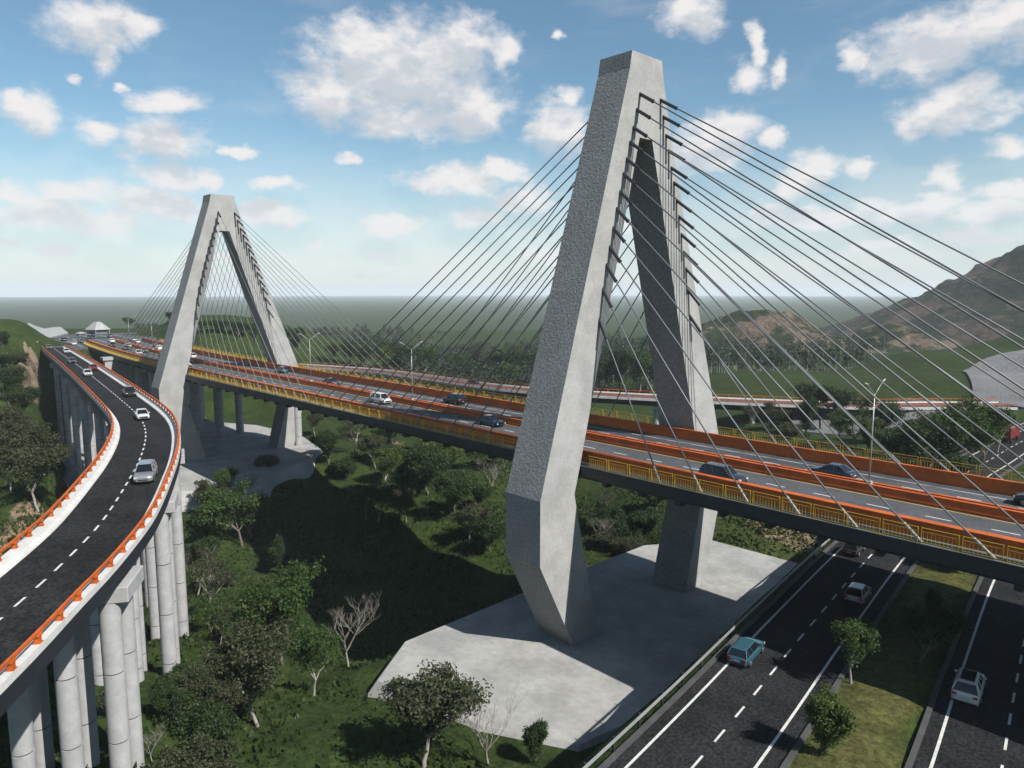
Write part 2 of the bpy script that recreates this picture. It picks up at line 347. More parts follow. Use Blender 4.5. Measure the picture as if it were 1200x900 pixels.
# ------------------------------------------------------------------ terrain
CP = np.array([
 (-58, 38, -1.5), (-50, 38, -.7), (-43, 37, -.5), (-40, 60, -.8), (-50, 60, -.8), (-56, 80, -.8), (-45, 86, -.5), (-62, 45, -6), (-64, 60, -8), (-63, 75, -6.5),
 (-75, 44, -10), (-90, 47, -10), (-110, 50, -10), (-124, 55, -8), (-80, 62, -10.5), (-100, 65, -10.5), (-85, 77, -8.5), (-110, 80, -5.5), (-75, 87, -6), (-95, 92, -4.5), (-120, 95, -3.2), (-145, 97, -1.5),
 (-135, 48, -2.5), (-136, 62, -2), (-150, 60, -.8), (-165, 60, -.8), (-165, 78, -.8), (-180, 60, -.5), (-150, 84, -.8), (-130, 74, -4.5),
 (-40, 6, 6.8), (-48, 9, 6), (-55, 13, 5), (-62, 18, 3.2), (-72, 22, .5), (-85, 26, -3), (-100, 30, -6), (-120, 31, -10), (-150, 35, -10), (-190, 40, -9), (-120, 25, -10), (-150, 29, -10), (-182, 33.5, -9), (-135, 27, -10), (-105, 23, -9), (-92, 20.5, -6), (-166, 31.5, -10), (-205, 38, -7), (-222, 45, -1), (-245, 48, 12),
 (-57, 24, -.8), (-70, 32, -4.5), (-82, 36, -7), (-45, 30, -.6), (-36, 26, 1), (-32, 12, 5), (-22, 0, 6.5), (-40, -8, 7.5), (-50, 18, 1.5),
 (-70, 7, 6), (-90, 12, 6.2), (-100, 14.5, 6), (-112, 17, 6), (-122, 18.5, 6.2), (-132, 20.3, 6.6), (-145, 22, 7.5), (-160, 24, 9), (-175, 26, 11.5), (-190, 28, 14), (-207, 30.5, 16.5), (-225, 33, 19), (-258, 38, 24), (-290, 38, 27), (-330, 33, 28), (-150, -20, 14), (-250, 0, 26), (-80, -30, 12), (-200, 10, 17),
 (-266, 50, 18.3), (-268, 64, 18.3), (-272, 80, 18.3), (-300, 60, 18.3), (-335, 62, 18.3), (-340, 90, 18.3), (-300, 84, 18.3), (-285, 70, 18.3), (-320, 75, 18.3),
 (-200, 66, -1), (-215, 62, 1), (-232, 64, 8), (-250, 66, 17), (-230, 80, 3), (-205, 80, -.5),
 (-300, 108, 25), (-270, 106, 23), (-330, 120, 26), (-245, 105, 14), (-215, 108, 5), (-262, 128, 7), (-225, 130, 2),
 (-180, 110, 0), (-150, 120, -1), (-110, 120, -.5), (-75, 108, 0), (-52, 102, .2), (-70, 130, 2), (-100, 148, 0), (-60, 150, 5), (-50, 130, 6), (-140, 160, -2), (-200, 170, -3), (-46, 170, 7), (-75, 160, 3),
 (-60, 205, 8), (-85, 190, 5), (-80, 300, 14), (-30, 300, 18), (-10, 240, 14), (-105, 240, 8), (-40, 380, 20), (-140, 300, 2), (-62, 240, 11.5),
 (-400, 300, -10), (-300, 250, -8), (-240, 220, -6), (-600, 200, -10), (-500, 100, 5), (-400, 70, 18), (-450, -50, 20), (-600, -200, 0), (-300, 500, -12), (-120, 600, -12), (200, 500, 12), (100, 300, 16), (60, 150, 9), (30, 60, 7.5), (15, 20, 7.5), (10, -20, 7), (-30, -60, 9), (-180, 350, -8)], float)
def terrain(x, y):
    x = np.asarray(x, float); y = np.asarray(y, float); sh = x.shape; xf = x.ravel(); yf = y.ravel()
    h = np.empty(xf.size)
    for a in range(0, xf.size, 20000):
        d2 = (xf[a:a+20000, None]-CP[:, 0])**2+(yf[a:a+20000, None]-CP[:, 1])**2+4.0
        wgt = d2**-1.9; h[a:a+20000] = (wgt@CP[:, 2])/wgt.sum(1)
    r = np.hypot(xf+120, yf-120)
    h = h+(-16-h)*smoothstep(420, 900, r)
    h += (np.sin(xf*.11+1.3)*np.cos(yf*.13)+.6*np.sin(xf*.23-yf*.19))*.28
    xl = hwy_x(yf); o = xf-xl                                        # highway platform
    f = smoothstep(-7.0, -0.6, o)*(1-smoothstep(23.4, 40, o))*smoothstep(-90, -40, yf)*(1-smoothstep(330, 420, yf))
    h = h+(HZ-0.16-h)*f
    med = smoothstep(8.7, 9.8, o)*(1-smoothstep(12.9, 14.0, o))*f
    h += med*0.30
    return h.reshape(sh)
def tz(x, y): return float(terrain(np.array([x]), np.array([y]))[0])
def drop_pixel(px, py, far=900):
    d = ray(px, py); ts = np.concatenate([np.arange(20, 300, 1.0), np.arange(300, far, 4.0)])
    P = CAMP+ts[:, None]*d; below = P[:, 2] < terrain(P[:, 0], P[:, 1])
    i = int(np.argmax(below)) if below.any() else len(ts)-1
    p = P[i]; return np.array([p[0], p[1], tz(p[0], p[1])])
def axis(lo, hi, step, far, g=1.045):
    a = list(np.arange(lo, hi+.1, step)); s = step
    while a[-1] < far: s *= g; a.append(a[-1]+s)
    s = step
    while a[0] > -far: s *= g; a.insert(0, a[0]-s)
    return np.array(a)
def grid_mesh(name, X, Y, Z, matname, attrs=None):
    ny, nx = X.shape; V = np.stack([X, Y, Z], -1).reshape(-1, 3)
    i = np.arange(ny-1)[:, None]*nx+np.arange(nx-1)[None, :]; Fq = np.stack([i, i+1, i+nx+1, i+nx], -1).reshape(-1, 4)
    me = bpy.data.meshes.new(name); me.vertices.add(len(V)); me.vertices.foreach_set('co', V.ravel())
    me.loops.add(Fq.size); me.loops.foreach_set('vertex_index', Fq.ravel()); me.polygons.add(len(Fq))
    me.polygons.foreach_set('loop_start', np.arange(0, Fq.size, 4)); me.polygons.foreach_set('loop_total', np.full(len(Fq), 4)); me.polygons.foreach_set('use_smooth', np.ones(len(Fq), bool))
    for k, a in (attrs or {}).items():
        at = me.attributes.new(k, 'FLOAT', 'POINT'); at.data.foreach_set('value', a.ravel().astype(np.float32))
    me.update(); me.validate(); me.materials.append(MAT[matname]); o = bpy.data.objects.new(name, me); col.objects.link(o); return o
xs = axis(-300, 10, 1.8, 10500); ys = axis(0, 200, 1.8, 10500)
GX, GY = np.meshgrid(xs, ys); GZ = terrain(GX, GY)
def blob(x, y, r, ry=None, ang=0.0):
    c, s = math.cos(ang), math.sin(ang); dx = GX-x; dy = GY-y
    return np.exp(-(((dx*c+dy*s)/r)**2+((-dx*s+dy*c)/(ry or r))**2))
_d1 = drop_pixel(22, 625); _d2 = drop_pixel(48, 602)
dirt = 1.0*blob(_d1[0], _d1[1], 8, 4)+0.8*blob(_d2[0], _d2[1], 6, 3)+0.85*blob(-46, 100, 8, 5)+0.5*blob(-57, 104, 9, 4)+0.9*blob(-88, 9, 7, 4)+0.8*blob(-74, 6, 7, 3.5)+0.55*blob(-150, 100, 7, 4)+0.6*blob(-205, 33, 22, 4, -.15)+0.6*blob(-62, 205, 14, 7)+.45*blob(-240, 36, 14, 6)
o_ = GX-hwy_x(GY); dry = 0.85*smoothstep(8.2, 9.2, o_)*(1-smoothstep(13.2, 14.4, o_))*(GY < 110)+0.35*blob(-50, 100, 16)
grd = grid_mesh('ground', GX, GY, GZ, 'grass_ground', {'dirt': np.clip(dirt, 0, 1), 'dry': np.clip(dry, 0, 1)}); tag(grd, kind='structure')

# far hills and the mountain: their own height fields
def fbm(x, y, s, seed=0.0, oc=5):
    o = np.zeros(x.shape); it = np.nditer([x, y, o], op_flags=[['readonly'], ['readonly'], ['readwrite']])
    for a, b, c in it: c[...] = mnoise.fractal(Vector((float(a)*s, float(b)*s, seed)), 0.9, 2.1, oc)
    return o
def height_patch(name, u0, u1, v0, v1, nu, nv, fn, matname):
    U, V = np.meshgrid(np.linspace(u0, u1, nu), np.linspace(v0, v1, nv))
    X = rth[0]*U+fwh[0]*V; Y = rth[1]*U+fwh[1]*V; Z = fn(U, V, X, Y)
    o = grid_mesh(name, X, Y, Z, matname); tag(o, kind='structure'); return o
def hills_fn(U, V, X, Y):
    h = np.full(U.shape, -18.0); base = terrain(X, Y)
    n = fbm(X, Y, 0.018, 3.1)
    for (px, top, d, ru, rv) in [(885, 360, 560, 58, 70), (840, 385, 540, 40, 50), (950, 392, 520, 60, 50), (1000, 398, 560, 50, 60), (1052, 378, 600, 40, 70), (920, 380, 640, 70, 60), (980, 410, 470, 50, 40), (880, 412, 470, 60, 40)]:
        uc = (px-600)/849*d; zt = CAM_Z-(top-343)/849*d
        h = np.maximum(h, -18+(zt+18)*np.exp(-((U-uc)/ru)**2-((V-d)/rv)**2))
    edge = np.minimum(np.minimum(U-60, 440-U), np.minimum(V-380, 800-V))
    return np.where(edge < 8, -22, h+(n*6.5+np.abs(fbm(X, Y, 0.05, 8.8))*-5.0+2)*smoothstep(-17, 0, h))
height_patch('hills', 60, 440, 380, 800, 200, 180, hills_fn, 'hill_scrub')
def mount_fn(U, V, X, Y):
    n = fbm(X, Y, 0.006, 9.2, 7)
    ridge = np.interp(U, [250, 340, 375, 404, 437, 466, 495, 540, 760, 950, 1200], [-18, -12, 14, 33, 47, 62, 79, 84, 84, 70, 30])
    rv = np.exp(-(np.maximum(np.abs(V-700-0.15*(U-450))-10, 0)/190)**2)
    h = -20+(ridge+20)*rv
    h += (n*15+fbm(X, Y, 0.028, 4.4, 5)*8.0)*smoothstep(-15, 50, h)
    edge = np.minimum(np.minimum(U-250, 1200-U), np.minimum(V-350, 1150-V))
    return np.where(edge < 12, -24, h)
height_patch('mountain', 250, 1200, 350, 1150, 260, 220, mount_fn, 'mountain_rock')
def knoll_fn(U, V, X, Y):
    n = fbm(X, Y, 0.03, 5.5)
    h = -16+22*np.exp(-((U+20)/16)**2-((V-440)/18)**2)+20*np.exp(-((U-30)/18)**2-((V-430)/18)**2)
    edge = np.minimum(np.minimum(U+60, 75-U), np.minimum(V-400, 480-V))
    return np.where(edge < 4, -19, h+n*2.5)
height_patch('rocky_knolls', -60, 75, 400, 480, 60, 40, knoll_fn, 'mountain_rock')

# ------------------------------------------------------------------ pylons
def smooth_face(o): return o
PYL = [('near', -46.8, 1.0, 0.0), ('far', -157.6, 0.928, 0.4)]
STUB_Z = [55.7, 54.1, 52.3, 50.8, 49.1, 47.6, 45.8, 44.1, 42.2, 40.3, 38.5, 36.1, 33.1]
OUT_N = [(60.0, 59.63), (59.7, 57.9), (57.8, 51.5), (47.4, 16.2), (47.4, 9.75), (52.6, -0.4)]
IN_N = [(61.5, 51.5), (53.0, 18.85), (52.2, 16.0), (53.6, 10.0), (56.4, -0.4)]
OUT_F = [(65.0, 59.63), (65.3, 57.9), (67.2, 51.5), (79.1, 17.0), (79.1, 9.0), (76.4, -0.4)]
IN_F = [(63.6, 51.5), (73.4, 19.2), (75.6, 12.0), (72.2, -0.4)]
def leg_mesh(outer, inner, x1, zmap, yo, mats):
    # cross sections (outer y, inner y) on every level; the camera-side outer face keeps its rough texture
    lv = sorted({z for _, z in outer if z <= 51.5} | {z for _, z in inner}, reverse=True)
    zo = [z for _, z in outer][::-1]; yo_ = [y for y, _ in outer][::-1]; zi = [z for _, z in inner][::-1]; yi_ = [y for y, _ in inner][::-1]
    m = MB(); vs = []
    for z in lv:
        a = np.interp(z, zo, yo_)+yo; b = np.interp(z, zi, yi_)+yo; t = 4.1+0.7*min(1, max(0, (59.6-z)/43)); zz = zmap(z)
        vs += [(x1, a, zz), (x1, b, zz), (x1-t, b, zz), (x1-t, a, zz)]
    n = len(lv)
    for i in range(n-1):
        o = i*4
        m.add([vs[o+k] for k in range(8)], [(0, 1, 5, 4), (1, 2, 6, 5), (2, 3, 7, 6), (3, 0, 4, 7)])
        m.mi[-4:] = [0, 1, 0, 1]
    m.add(vs[:4], [(0, 1, 2, 3)]); m.add(vs[-4:], [(3, 2, 1, 0)])
    return m
def bevel_mod(o, wd=0.08):
    b = o.modifiers.new('bevel', 'BEVEL'); b.width = wd; b.segments = 2; b.limit_method = 'ANGLE'; b.angle_limit = R(30)
cable_parts = {}
for name, X1, zs, yo in PYL:
    zmap = lambda z, zs=zs: z if z < 16.2 else 16.2+(z-16.2)*zs
    root = empty('bridge_pylon', (X1-2.3, 62.6+yo, 0))
    tag(root, 'pale concrete A shaped bridge pylon on a wide slab beside the highway' if name == 'near' else 'pale concrete A shaped bridge pylon standing behind the curved white viaduct', 'bridge pylon', 'pylons of the cable stayed bridge')
    root_inv = Matrix.Translation(-Vector(root.location))
    def put(m, nm, mats, smooth=False):
        o = m.build(nm, mats, root, smooth); o.matrix_parent_inverse = root_inv; return o
    for outer, inner in ((OUT_N, IN_N), (OUT_F, IN_F)):
        m = leg_mesh(outer, inner, X1, zmap, yo, None)
        import bmesh
        o = put(m, 'leg', ['concrete', 'rough_concrete'])
        bm = bmesh.new(); bm.from_mesh(o.data); bmesh.ops.remove_doubles(bm, verts=bm.verts, dist=0.001); bmesh.ops.recalc_face_normals(bm, faces=bm.faces); bm.to_mesh(o.data); bm.free()
    m = MB(); prof = [(57.8, 51.5), (59.7, 57.9), (60.0, 59.63), (65.0, 59.63), (65.3, 57.9), (67.2, 51.5), (63.6, 51.5), (61.5, 51.5)]
    vs = [(X1, y+yo, zmap(z)) for y, z in prof]+[(X1-4.1-0.7*(59.6-z)/43, y+yo, zmap(z)) for y, z in prof]; n = len(prof)
    m.add(vs, [tuple(range(n)), tuple(range(2*n-1, n-1, -1))]); m.add(vs, [(k, n+k, n+(k+1) % n, (k+1) % n) for k in range(n)])
    m.mi = [0, 0]+[1 if k in (0, 1, 4) else 0 for k in range(n)]
    o = put(m, 'head', ['concrete', 'rough_concrete'])
    bm = bmesh.new(); bm.from_mesh(o.data); bmesh.ops.remove_doubles(bm, verts=bm.verts, dist=0.001); bmesh.ops.recalc_face_normals(bm, faces=bm.faces); bm.to_mesh(o.data); bm.free()
    # foundation slab
    if name == 'near': poly = [(-55, 34.2), (-59.5, 40.5), (-60.1, 60), (-60.1, 82), (-54.6, 91), (-42.0, 91.3), (-33.6, 84), (-31.6, 62), (-34.5, 48), (-35.7, 40.8), (-43.0, 36.6)]
    else: poly = [(-133.4, 45.8), (-133.9, 59), (-139.6, 68.4), (-150, 80), (-168, 84), (-190, 82), (-206, 74), (-204, 48), (-190, 36), (-160, 33), (-140, 36)]
    m = MB(); n = len(poly); c = np.mean(poly, axis=0); th = 1.6
    skirt = [tuple(np.array(p)+(np.array(p)-c)/np.linalg.norm(np.array(p)-c)*2.6) for p in poly]
    m.add([(x, y, 0.0) for x, y in poly]+[(x, y, -3.2) for x, y in skirt], [tuple(range(n))]+[(k, n+k, n+(k+1) % n, (k+1) % n) for k in range(n)])
    put(m, 'foundation_slab', 'slab_concrete')
    # stay cables, each with its dark anchor tube at the pylon
    for side in (1, -1):                                    # +X face, -X face
        for near_leg in (True, False):
            for i in range(13):
                z = STUB_Z[i]; zz = zmap(z); t = 4.1+0.7*(59.6-z)/43
                y = (61.4-(i/12)**1.0*5.8 if near_leg else 64.9+(i/12)*6.7)+yo
                x = X1+0.02 if side == 1 else X1-t-0.02
                if name == 'near': ax = -37.9+4.35*(12-i) if side == 1 else -62.4-3.5*(12-i)
                else: ax = X1+10.5+3.5*(12-i) if side == 1 else X1-16-4.6*(12-i)
                off = 11.15 if near_leg else -11.15
                ay = deck_y(ax)-off
                A = Vector((x, y, zz)); B = Vector((ax, ay, DZ+0.15)); d = (B-A).normalized()
                mc = MB(); mc.tube(A, B, 0.070 if name == 'near' else 0.05, n=8); c_ = put(mc, 'stay_cable', 'cable_sheath'); c_.data.polygons.foreach_set('use_smooth', [True]*len(c_.data.polygons))
                ms = MB(); ms.tube(A-d*0.25, A+d*2.0, 0.17, n=10); ms.tube(A+d*2.0, A+d*2.1, 0.20, n=10)
                so = ms.build('anchor_tube', 'anchor_steel', c_); so.matrix_parent_inverse = root_inv
                mb = MB(); mb.tube(B-d*1.5, B+d*0.2, 0.12, n=8); bo = mb.build('anchor_sleeve', 'cable_sheath', c_); bo.matrix_parent_inverse = root_inv
                for q in (so, bo): q.matrix_parent_inverse = Matrix.Identity(4)

# ------------------------------------------------------------------ main bridge deck
deck = empty('bridge_deck', (-49, 65.0, 0)); tag(deck, 'long straight bridge deck with orange barriers and yellow railings hung from cables', 'bridge deck')
def dput(m, nm, mats, smooth=False, parent=None):
    o = m.build(nm, mats, parent or deck, smooth); o.matrix_parent_inverse = Matrix.Translation((49, -65.0, 0)) if parent is None else Matrix.Identity(4); return o
DP = [tuple(p) for p in DECK.p]
m = MB(); m.sweep(DP, [(11.7, -0.35), (11.7, 0.0), (-11.7, 0.0), (-11.7, -0.35)]); dput(m, 'deck_slab', 'walkway')
for sgn in (1, -1):
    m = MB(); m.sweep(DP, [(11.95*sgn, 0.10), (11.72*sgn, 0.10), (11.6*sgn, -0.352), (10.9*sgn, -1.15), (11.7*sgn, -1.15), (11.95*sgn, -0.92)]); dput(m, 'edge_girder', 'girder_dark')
for (a0, a1) in ((9.15, 1.35), (-0.05, -7.0)):
    m = MB(); m.sweep(DP, [(a0, 0.03), (a1, 0.03)], closed=False); dput(m, 'carriageway', 'deck_asphalt')
def barrier_prof(a, hgt, wb, wt): return [(a-wb, 0.0), (a-wb, 0.22), (a-wt, 0.5*hgt), (a-wt, hgt), (a+wt, hgt), (a+wt, 0.5*hgt), (a+wb, 0.22), (a+wb, 0.0)]
for a, h, wb, wt, mt in ((9.5, 1.12, .44, .36, 'orange_paint'), (1.0, 0.85, .30, .20, 'orange_paint'), (0.18, 0.85, .28, .18, 'orange_paint'), (-7.25, 1.25, .30, .20, 'red_orange_paint')):
    m = MB(); m.sweep(DP, barrier_prof(a, h, wb, wt)); dput(m, 'barrier', mt)
m = MB(); m.sweep(DP, [(0.8, 0.40), (0.4, 0.40)], closed=False); dput(m, 'median_infill', 'red_orange_paint')
for a, mt in ((8.75, 'road_paint'), (1.62, 'yellow_paint'), (-0.4, 'road_paint'), (-5.5, 'road_paint')):
    m = MB(); m.sweep(DP, [(a+0.07, 0.034), (a-0.07, 0.034)], closed=False); dput(m, 'edge_line', mt)
m = MB(); m.add([(-0.9, -0.08, 0), (0.9, -0.08, 0), (0.9, 0.08, 0), (-0.9, 0.08, 0)], [(0, 1, 2, 3)]); dash0 = m.build('lane_dash', 'road_paint', deck)
first = True
for a in (4.4, -3.4):
    s = 3.0
    while s < DECK.L-6:
        p, h = DECK.at(s, a); o = dash0 if first else inst(dash0, deck); first = False
        o.location = (p[0]+49, p[1]-65.0, p[2]+0.036); o.rotation_euler = (0, 0, h); s += 4.4
# cross girders under the slab
m = MB(); m.box(-0.22, 0.22, -11.5, 11.5, -1.12, -0.36); m.add([(-.2, 11.5, -1.0), (.2, 11.5, -1.0), (.2, 11.25, -1.75), (-.2, 11.25, -1.75), (-.2, 9.8, -1.0), (.2, 9.8, -1.0)], [(0, 1, 2, 3), (3, 2, 5, 4), (0, 3, 4), (1, 5, 2)]); m.box(-.25, .25, -11.3, -10.4, -1.7, -1.0)
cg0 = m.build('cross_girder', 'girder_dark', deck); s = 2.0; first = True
while s < 262:
    p, h = DECK.at(s); o = cg0 if first else inst(cg0, deck); first = False
    o.location = (p[0]+49, p[1]-65.0, p[2]); o.rotation_euler = (0, 0, h+math.pi); s += 4.25
# yellow railing: a panel of pickets and its pair of posts, repeated along both edges
PL = 2.5
m = MB(); m.bar((0.1, 0, 1.12), (PL-0.1, 0, 1.12), .05, .045); m.bar((0.1, 0, .86), (PL-.1, 0, .86), .035, .035); m.bar((0.1, 0, .14), (PL-.1, 0, .14), .04, .04)
for k in range(9): m.bar((.25+k*.25, 0, .14), (.25+k*.25, 0, .86), .022, .022)
pan0 = m.build('railing_panel', 'yellow_rail', deck)
m = MB(); m.bar((-.11, 0, -.1), (-.11, 0, 1.16), .04, .06); m.bar((.11, 0, -.1), (.11, 0, 1.16), .04, .06); m.box(-.16, .16, -.09, .09, -.12, -.08)
post0 = m.build('railing_post', 'yellow_rail', deck)
first = True
for a in (11.78, -11.45):
    s = 1.0
    while s < DECK.L-8:
        p, h = DECK.at(s, a)
        near_x = any(abs(p[0]-(X1-2.3)) < 4.2 for _, X1, _, _ in PYL)
        q = (p[0]+49, p[1]-65.0, p[2]+0.13)
        if not near_x:
            o = pan0 if first else inst(pan0, deck); o.location = q; o.rotation_euler = (0, 0, h)
            o = post0 if first else inst(post0, deck); o.location = q; o.rotation_euler = (0, 0, h); first = False
        s += PL
# lamp posts on the median
def lamp_post(x, label, h=8.2):
    r = empty('street_lamp', (x, deck_y(x)-0.6, DZ+0.41)); tag(r, label, 'street lamp', 'lamps on the bridge median')
    m = MB(); m.box(-.22, .22, -.22, .22, -.4, .62); m.build('pedestal', 'concrete', r)
    m = MB(); m.tube((0, 0, .6), (0, 0, h), .075, .045, 8); m.build('pole', 'galvanised', r, True)
    for sg in (1, -1):
        m = MB(); m.tube((0, 0, h-.1), (0, sg*1.7, h+1.0), .035, .03, 6); a = m.build('arm', 'galvanised', r, True)
        m = MB(); m.tube((0, sg*1.6, h+.95), (0, sg*2.2, h+1.12), .09, .06, 8); m.build('lantern', 'galvanised', a, True)
for x, lb in ((-23.6, 'tall double armed street lamp on the median beside the dark blue car'), (-91.5, 'double armed street lamp on the bridge median beside the white van'), (-124, 'double armed street lamp on the bridge median in front of the farther pylon'),
              (-192, 'double armed street lamp on the median just beyond the farther pylon'), (-226, 'double armed street lamp on the median near the bridge end'), (-258, 'double armed street lamp at the plaza end of the bridge median')): lamp_post(x, lb)
# abutment wall and round piers below the far approach
ab = empty('bridge_abutment', (-222, 66, 0)); tag(ab, 'pale concrete abutment wall closing the far end under the bridge deck', 'abutment')
m = MB(); m.box(-1.2, 1.2, -12.5, 12.5, -8, 17.4); m.build('wall', 'pier_concrete', ab)
m = MB(); m.box(-1.6, 1.6, -13, 13, 17.4, 18.2); m.build('bearing_shelf', 'pier_concrete', ab)
def column(h, r, n=24, sp=4.4):
    m = MB(); prof = []; z = 0.0
    prof.append((r, 0))
    k = h % sp or sp
    while k < h-0.6:
        prof += [(r, k-.045), (r-.04, k-.04), (r-.04, k+.04), (r, k+.045)]; k += sp
    prof.append((r, h)); m.lathe((0, 0, 0), prof, n)
    for i in range(len(prof)-1):
        if prof[i][0] < r-.01 and prof[i+1][0] < r-.01: m.mi[i*n:(i+1)*n] = [1]*n
    return m
def pier(parent, loc, rz, top, cols, r, cap, rows=(0,), mt='pier_concrete'):
    """one bent: cap beam with its columns as sub-parts; loc is the road point, in world space"""
    o0 = Vector(parent.location)
    zt = top-cap[2]; mcap = MB(); mcap.box(-cap[0]/2, cap[0]/2, -cap[1]/2, cap[1]/2, 0, cap[2]); c = mcap.build('pier_cap', mt, parent)
    c.location = (loc[0]-o0.x, loc[1]-o0.y, zt-o0.z); c.rotation_euler = (0, 0, rz); b = c.modifiers.new('bevel', 'BEVEL'); b.width = .06
    cr, sr = math.cos(rz), math.sin(rz)
    for dx in rows:
        for dy in cols:
            wx, wy = loc[0]+dx*cr-dy*sr, loc[1]+dx*sr+dy*cr; g = tz(wx, wy)-0.8; h = zt-g+.02
            q = column(h, r).build('column', [mt, 'joint_dark'], c); smooth_by_angle(q, 25); q.location = (dx, dy, -h+.01)
for x, lb in ((-181, 0), (-197, 1), (-211, 2)):
    r = empty('bridge_pier', (x, deck_y(x), 0)); tag(r, ['pair of round columns under the deck just behind the farther pylon', 'middle pair of round columns between farther pylon and abutment', 'pair of round columns closest to the abutment wall'][lb], 'bridge pier', 'piers under the far approach span')
    pier(r, (x, deck_y(x)), 0, DZ-1.6, (-8, -3, 3, 8), 0.95, (2.4, 20, 1.1))

# ------------------------------------------------------------------ curved viaduct
vd = empty('curved_viaduct', (-85, 24.2, 0)); tag(vd, 'curving two lane viaduct with white parapets and orange rails on round columns', 'viaduct')
VI = Matrix.Translation((85, -24.2, 0))
def vput(m, nm, mats, smooth=False, parent=None):
    o = m.build(nm, mats, parent or vd, smooth)
    if parent is None: o.matrix_parent_inverse = VI
    return o
VP_ = [tuple(p) for p in RAMP.p]; HW = 3.42
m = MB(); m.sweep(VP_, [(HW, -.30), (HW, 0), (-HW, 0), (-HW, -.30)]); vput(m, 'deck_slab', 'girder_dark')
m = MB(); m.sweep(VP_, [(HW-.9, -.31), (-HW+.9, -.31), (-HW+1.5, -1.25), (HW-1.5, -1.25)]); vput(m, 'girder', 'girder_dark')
m = MB(); m.sweep(VP_, [(2.62, .03), (-2.62, .03)], closed=False); vput(m, 'carriageway', 'asphalt')
for sg in (1, -1):
    m = MB(); m.sweep(VP_, [(sg*(HW+.10), .10), (sg*(HW+.08), .46), (sg*(HW-.30), .46), (sg*(HW-.42), .20), (sg*(HW-.78), .12), (sg*(HW-.84), 0.001)]); vput(m, 'parapet', 'white_concrete')
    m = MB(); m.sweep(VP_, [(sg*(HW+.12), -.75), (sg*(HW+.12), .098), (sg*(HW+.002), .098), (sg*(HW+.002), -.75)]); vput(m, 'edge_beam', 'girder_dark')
    m = MB()
    a = sg*(HW-.10); m.sweep(VP_, [(a+.07, .86), (a+.07, 1.0), (a-.07, 1.0), (a-.07, .86)]); rail = vput(m, 'guard_rail', 'orange_paint')
    mk = MB(); mk.box(-.18, .18, -.16, .16, .455, .50); mk.box(-.13, .13, -.11, .11, .49, .87); mk.box(-.20, .20, -.14, .14, .78, .862); br0 = None; s = 1.0
    while s < RAMP.L-3:
        p, h = RAMP.at(s, a)
        if br0 is None: o = br0 = mk.build('rail_bracket', 'orange_paint', rail)
        else: o = inst(br0, rail)
        o.location = tuple(p); o.rotation_euler = (0, 0, h); s += 2.3
m = MB(); m.add([(-0.6, -0.07, 0), (0.6, -0.07, 0), (0.6, 0.07, 0), (-0.6, 0.07, 0)], [(0, 1, 2, 3)]); d0 = m.build('lane_dash', 'road_paint', vd)
s = 2.0; first = True
while s < RAMP.L-4:
    p, h = RAMP.at(s, 0.0); o = d0 if first else inst(d0, vd); first = False
    o.location = (p[0]+85, p[1]-24.2, p[2]+.036); o.rotation_euler = (0, 0, h); s += 2.45
for sx in (-26, -48.5, -65.5, -83, -103, -124, -146, -168, -190, -212):
    s = RAMP.s[int(np.argmin(abs(RAMP.p[:, 0]-sx)))]; p, h = RAMP.at(s)
    pier(vd, (p[0], p[1]), h, p[2]-1.25, (-2.6, 0, 2.6), .60, (3.6, 7.6, 1.0), rows=(-1.3, 1.3) if sx > -100 else (0,))

# ------------------------------------------------------------------ road viaduct behind the bridge
bv = empty('back_viaduct', (-128, 152, 0)); tag(bv, 'low road viaduct with thin red rails and white edges beyond the bridge', 'viaduct')
BI = Matrix.Translation((128, -152, 0)); BP_ = [tuple(p) for p in BACK.p]
def bput(m, nm, mt):
    o = m.build(nm, mt, bv); o.matrix_parent_inverse = BI; return o
m = MB(); m.sweep(BP_, [(4.6, -.4), (4.6, 0), (-4.6, 0), (-4.6, -.4)]); m.sweep(BP_, [(3.4, -.41), (-3.4, -.41), (-2.8, -1.9), (2.8, -1.9)]); bput(m, 'deck_slab', 'girder_dark')
m = MB(); m.sweep(BP_, [(4.1, .02), (-4.1, .02)], closed=False); bput(m, 'carriageway', 'brown_surface')
for sg in (1, -1):
    m = MB(); m.sweep(BP_, [(sg*4.65, -.3), (sg*4.65, .30), (sg*4.35, .30), (sg*4.25, .001)]); bput(m, 'parapet', 'white_concrete')
    m = MB(); m.sweep(BP_, [(sg*4.56, .95), (sg*4.44, .95), (sg*4.44, 1.1), (sg*4.56, 1.1)]); r_ = bput(m, 'guard_rail', 'red_orange_paint')
    s = 1.0; b0 = None
    while s < BACK.L-1:
        p, h = BACK.at(s, sg*4.5)
        if b0 is None: mk = MB(); mk.box(-.08, .08, -.07, .07, .29, .97); o = b0 = mk.build('rail_bracket', 'red_orange_paint', r_)
        else: o = inst(b0, r_)
        o.location = tuple(p); o.rotation_euler = (0, 0, h); s += 3.0
s = 10.0
while s < BACK.L-15:
    p, h = BACK.at(s); pier(bv, (p[0], p[1]), h, p[2]-1.9, (-2.2, 2.2), .8, (1.8, 7, .9)); s += 24
# pier columns standing right of the farther pylon
for (px, py0, lb) in ((350, 527, 'round concrete column pair just right of the farther pylon foot'), (498, 530, 'lone pale round column showing below the bridge edge')):
    g = drop_pixel(px, py0)
    r = empty('round_column', (g[0], g[1], g[2]-.5)); tag(r, lb, 'column')
    q = column(10 if px > 400 else 17, .9).build('shaft', ['pier_concrete', 'joint_dark'], r); smooth_by_angle(q, 25)
    if px < 400:
        q = column(17, .9).build('shaft', ['pier_concrete', 'joint_dark'], r); smooth_by_angle(q, 25); q.location = (-4.5, -1.0, 0)

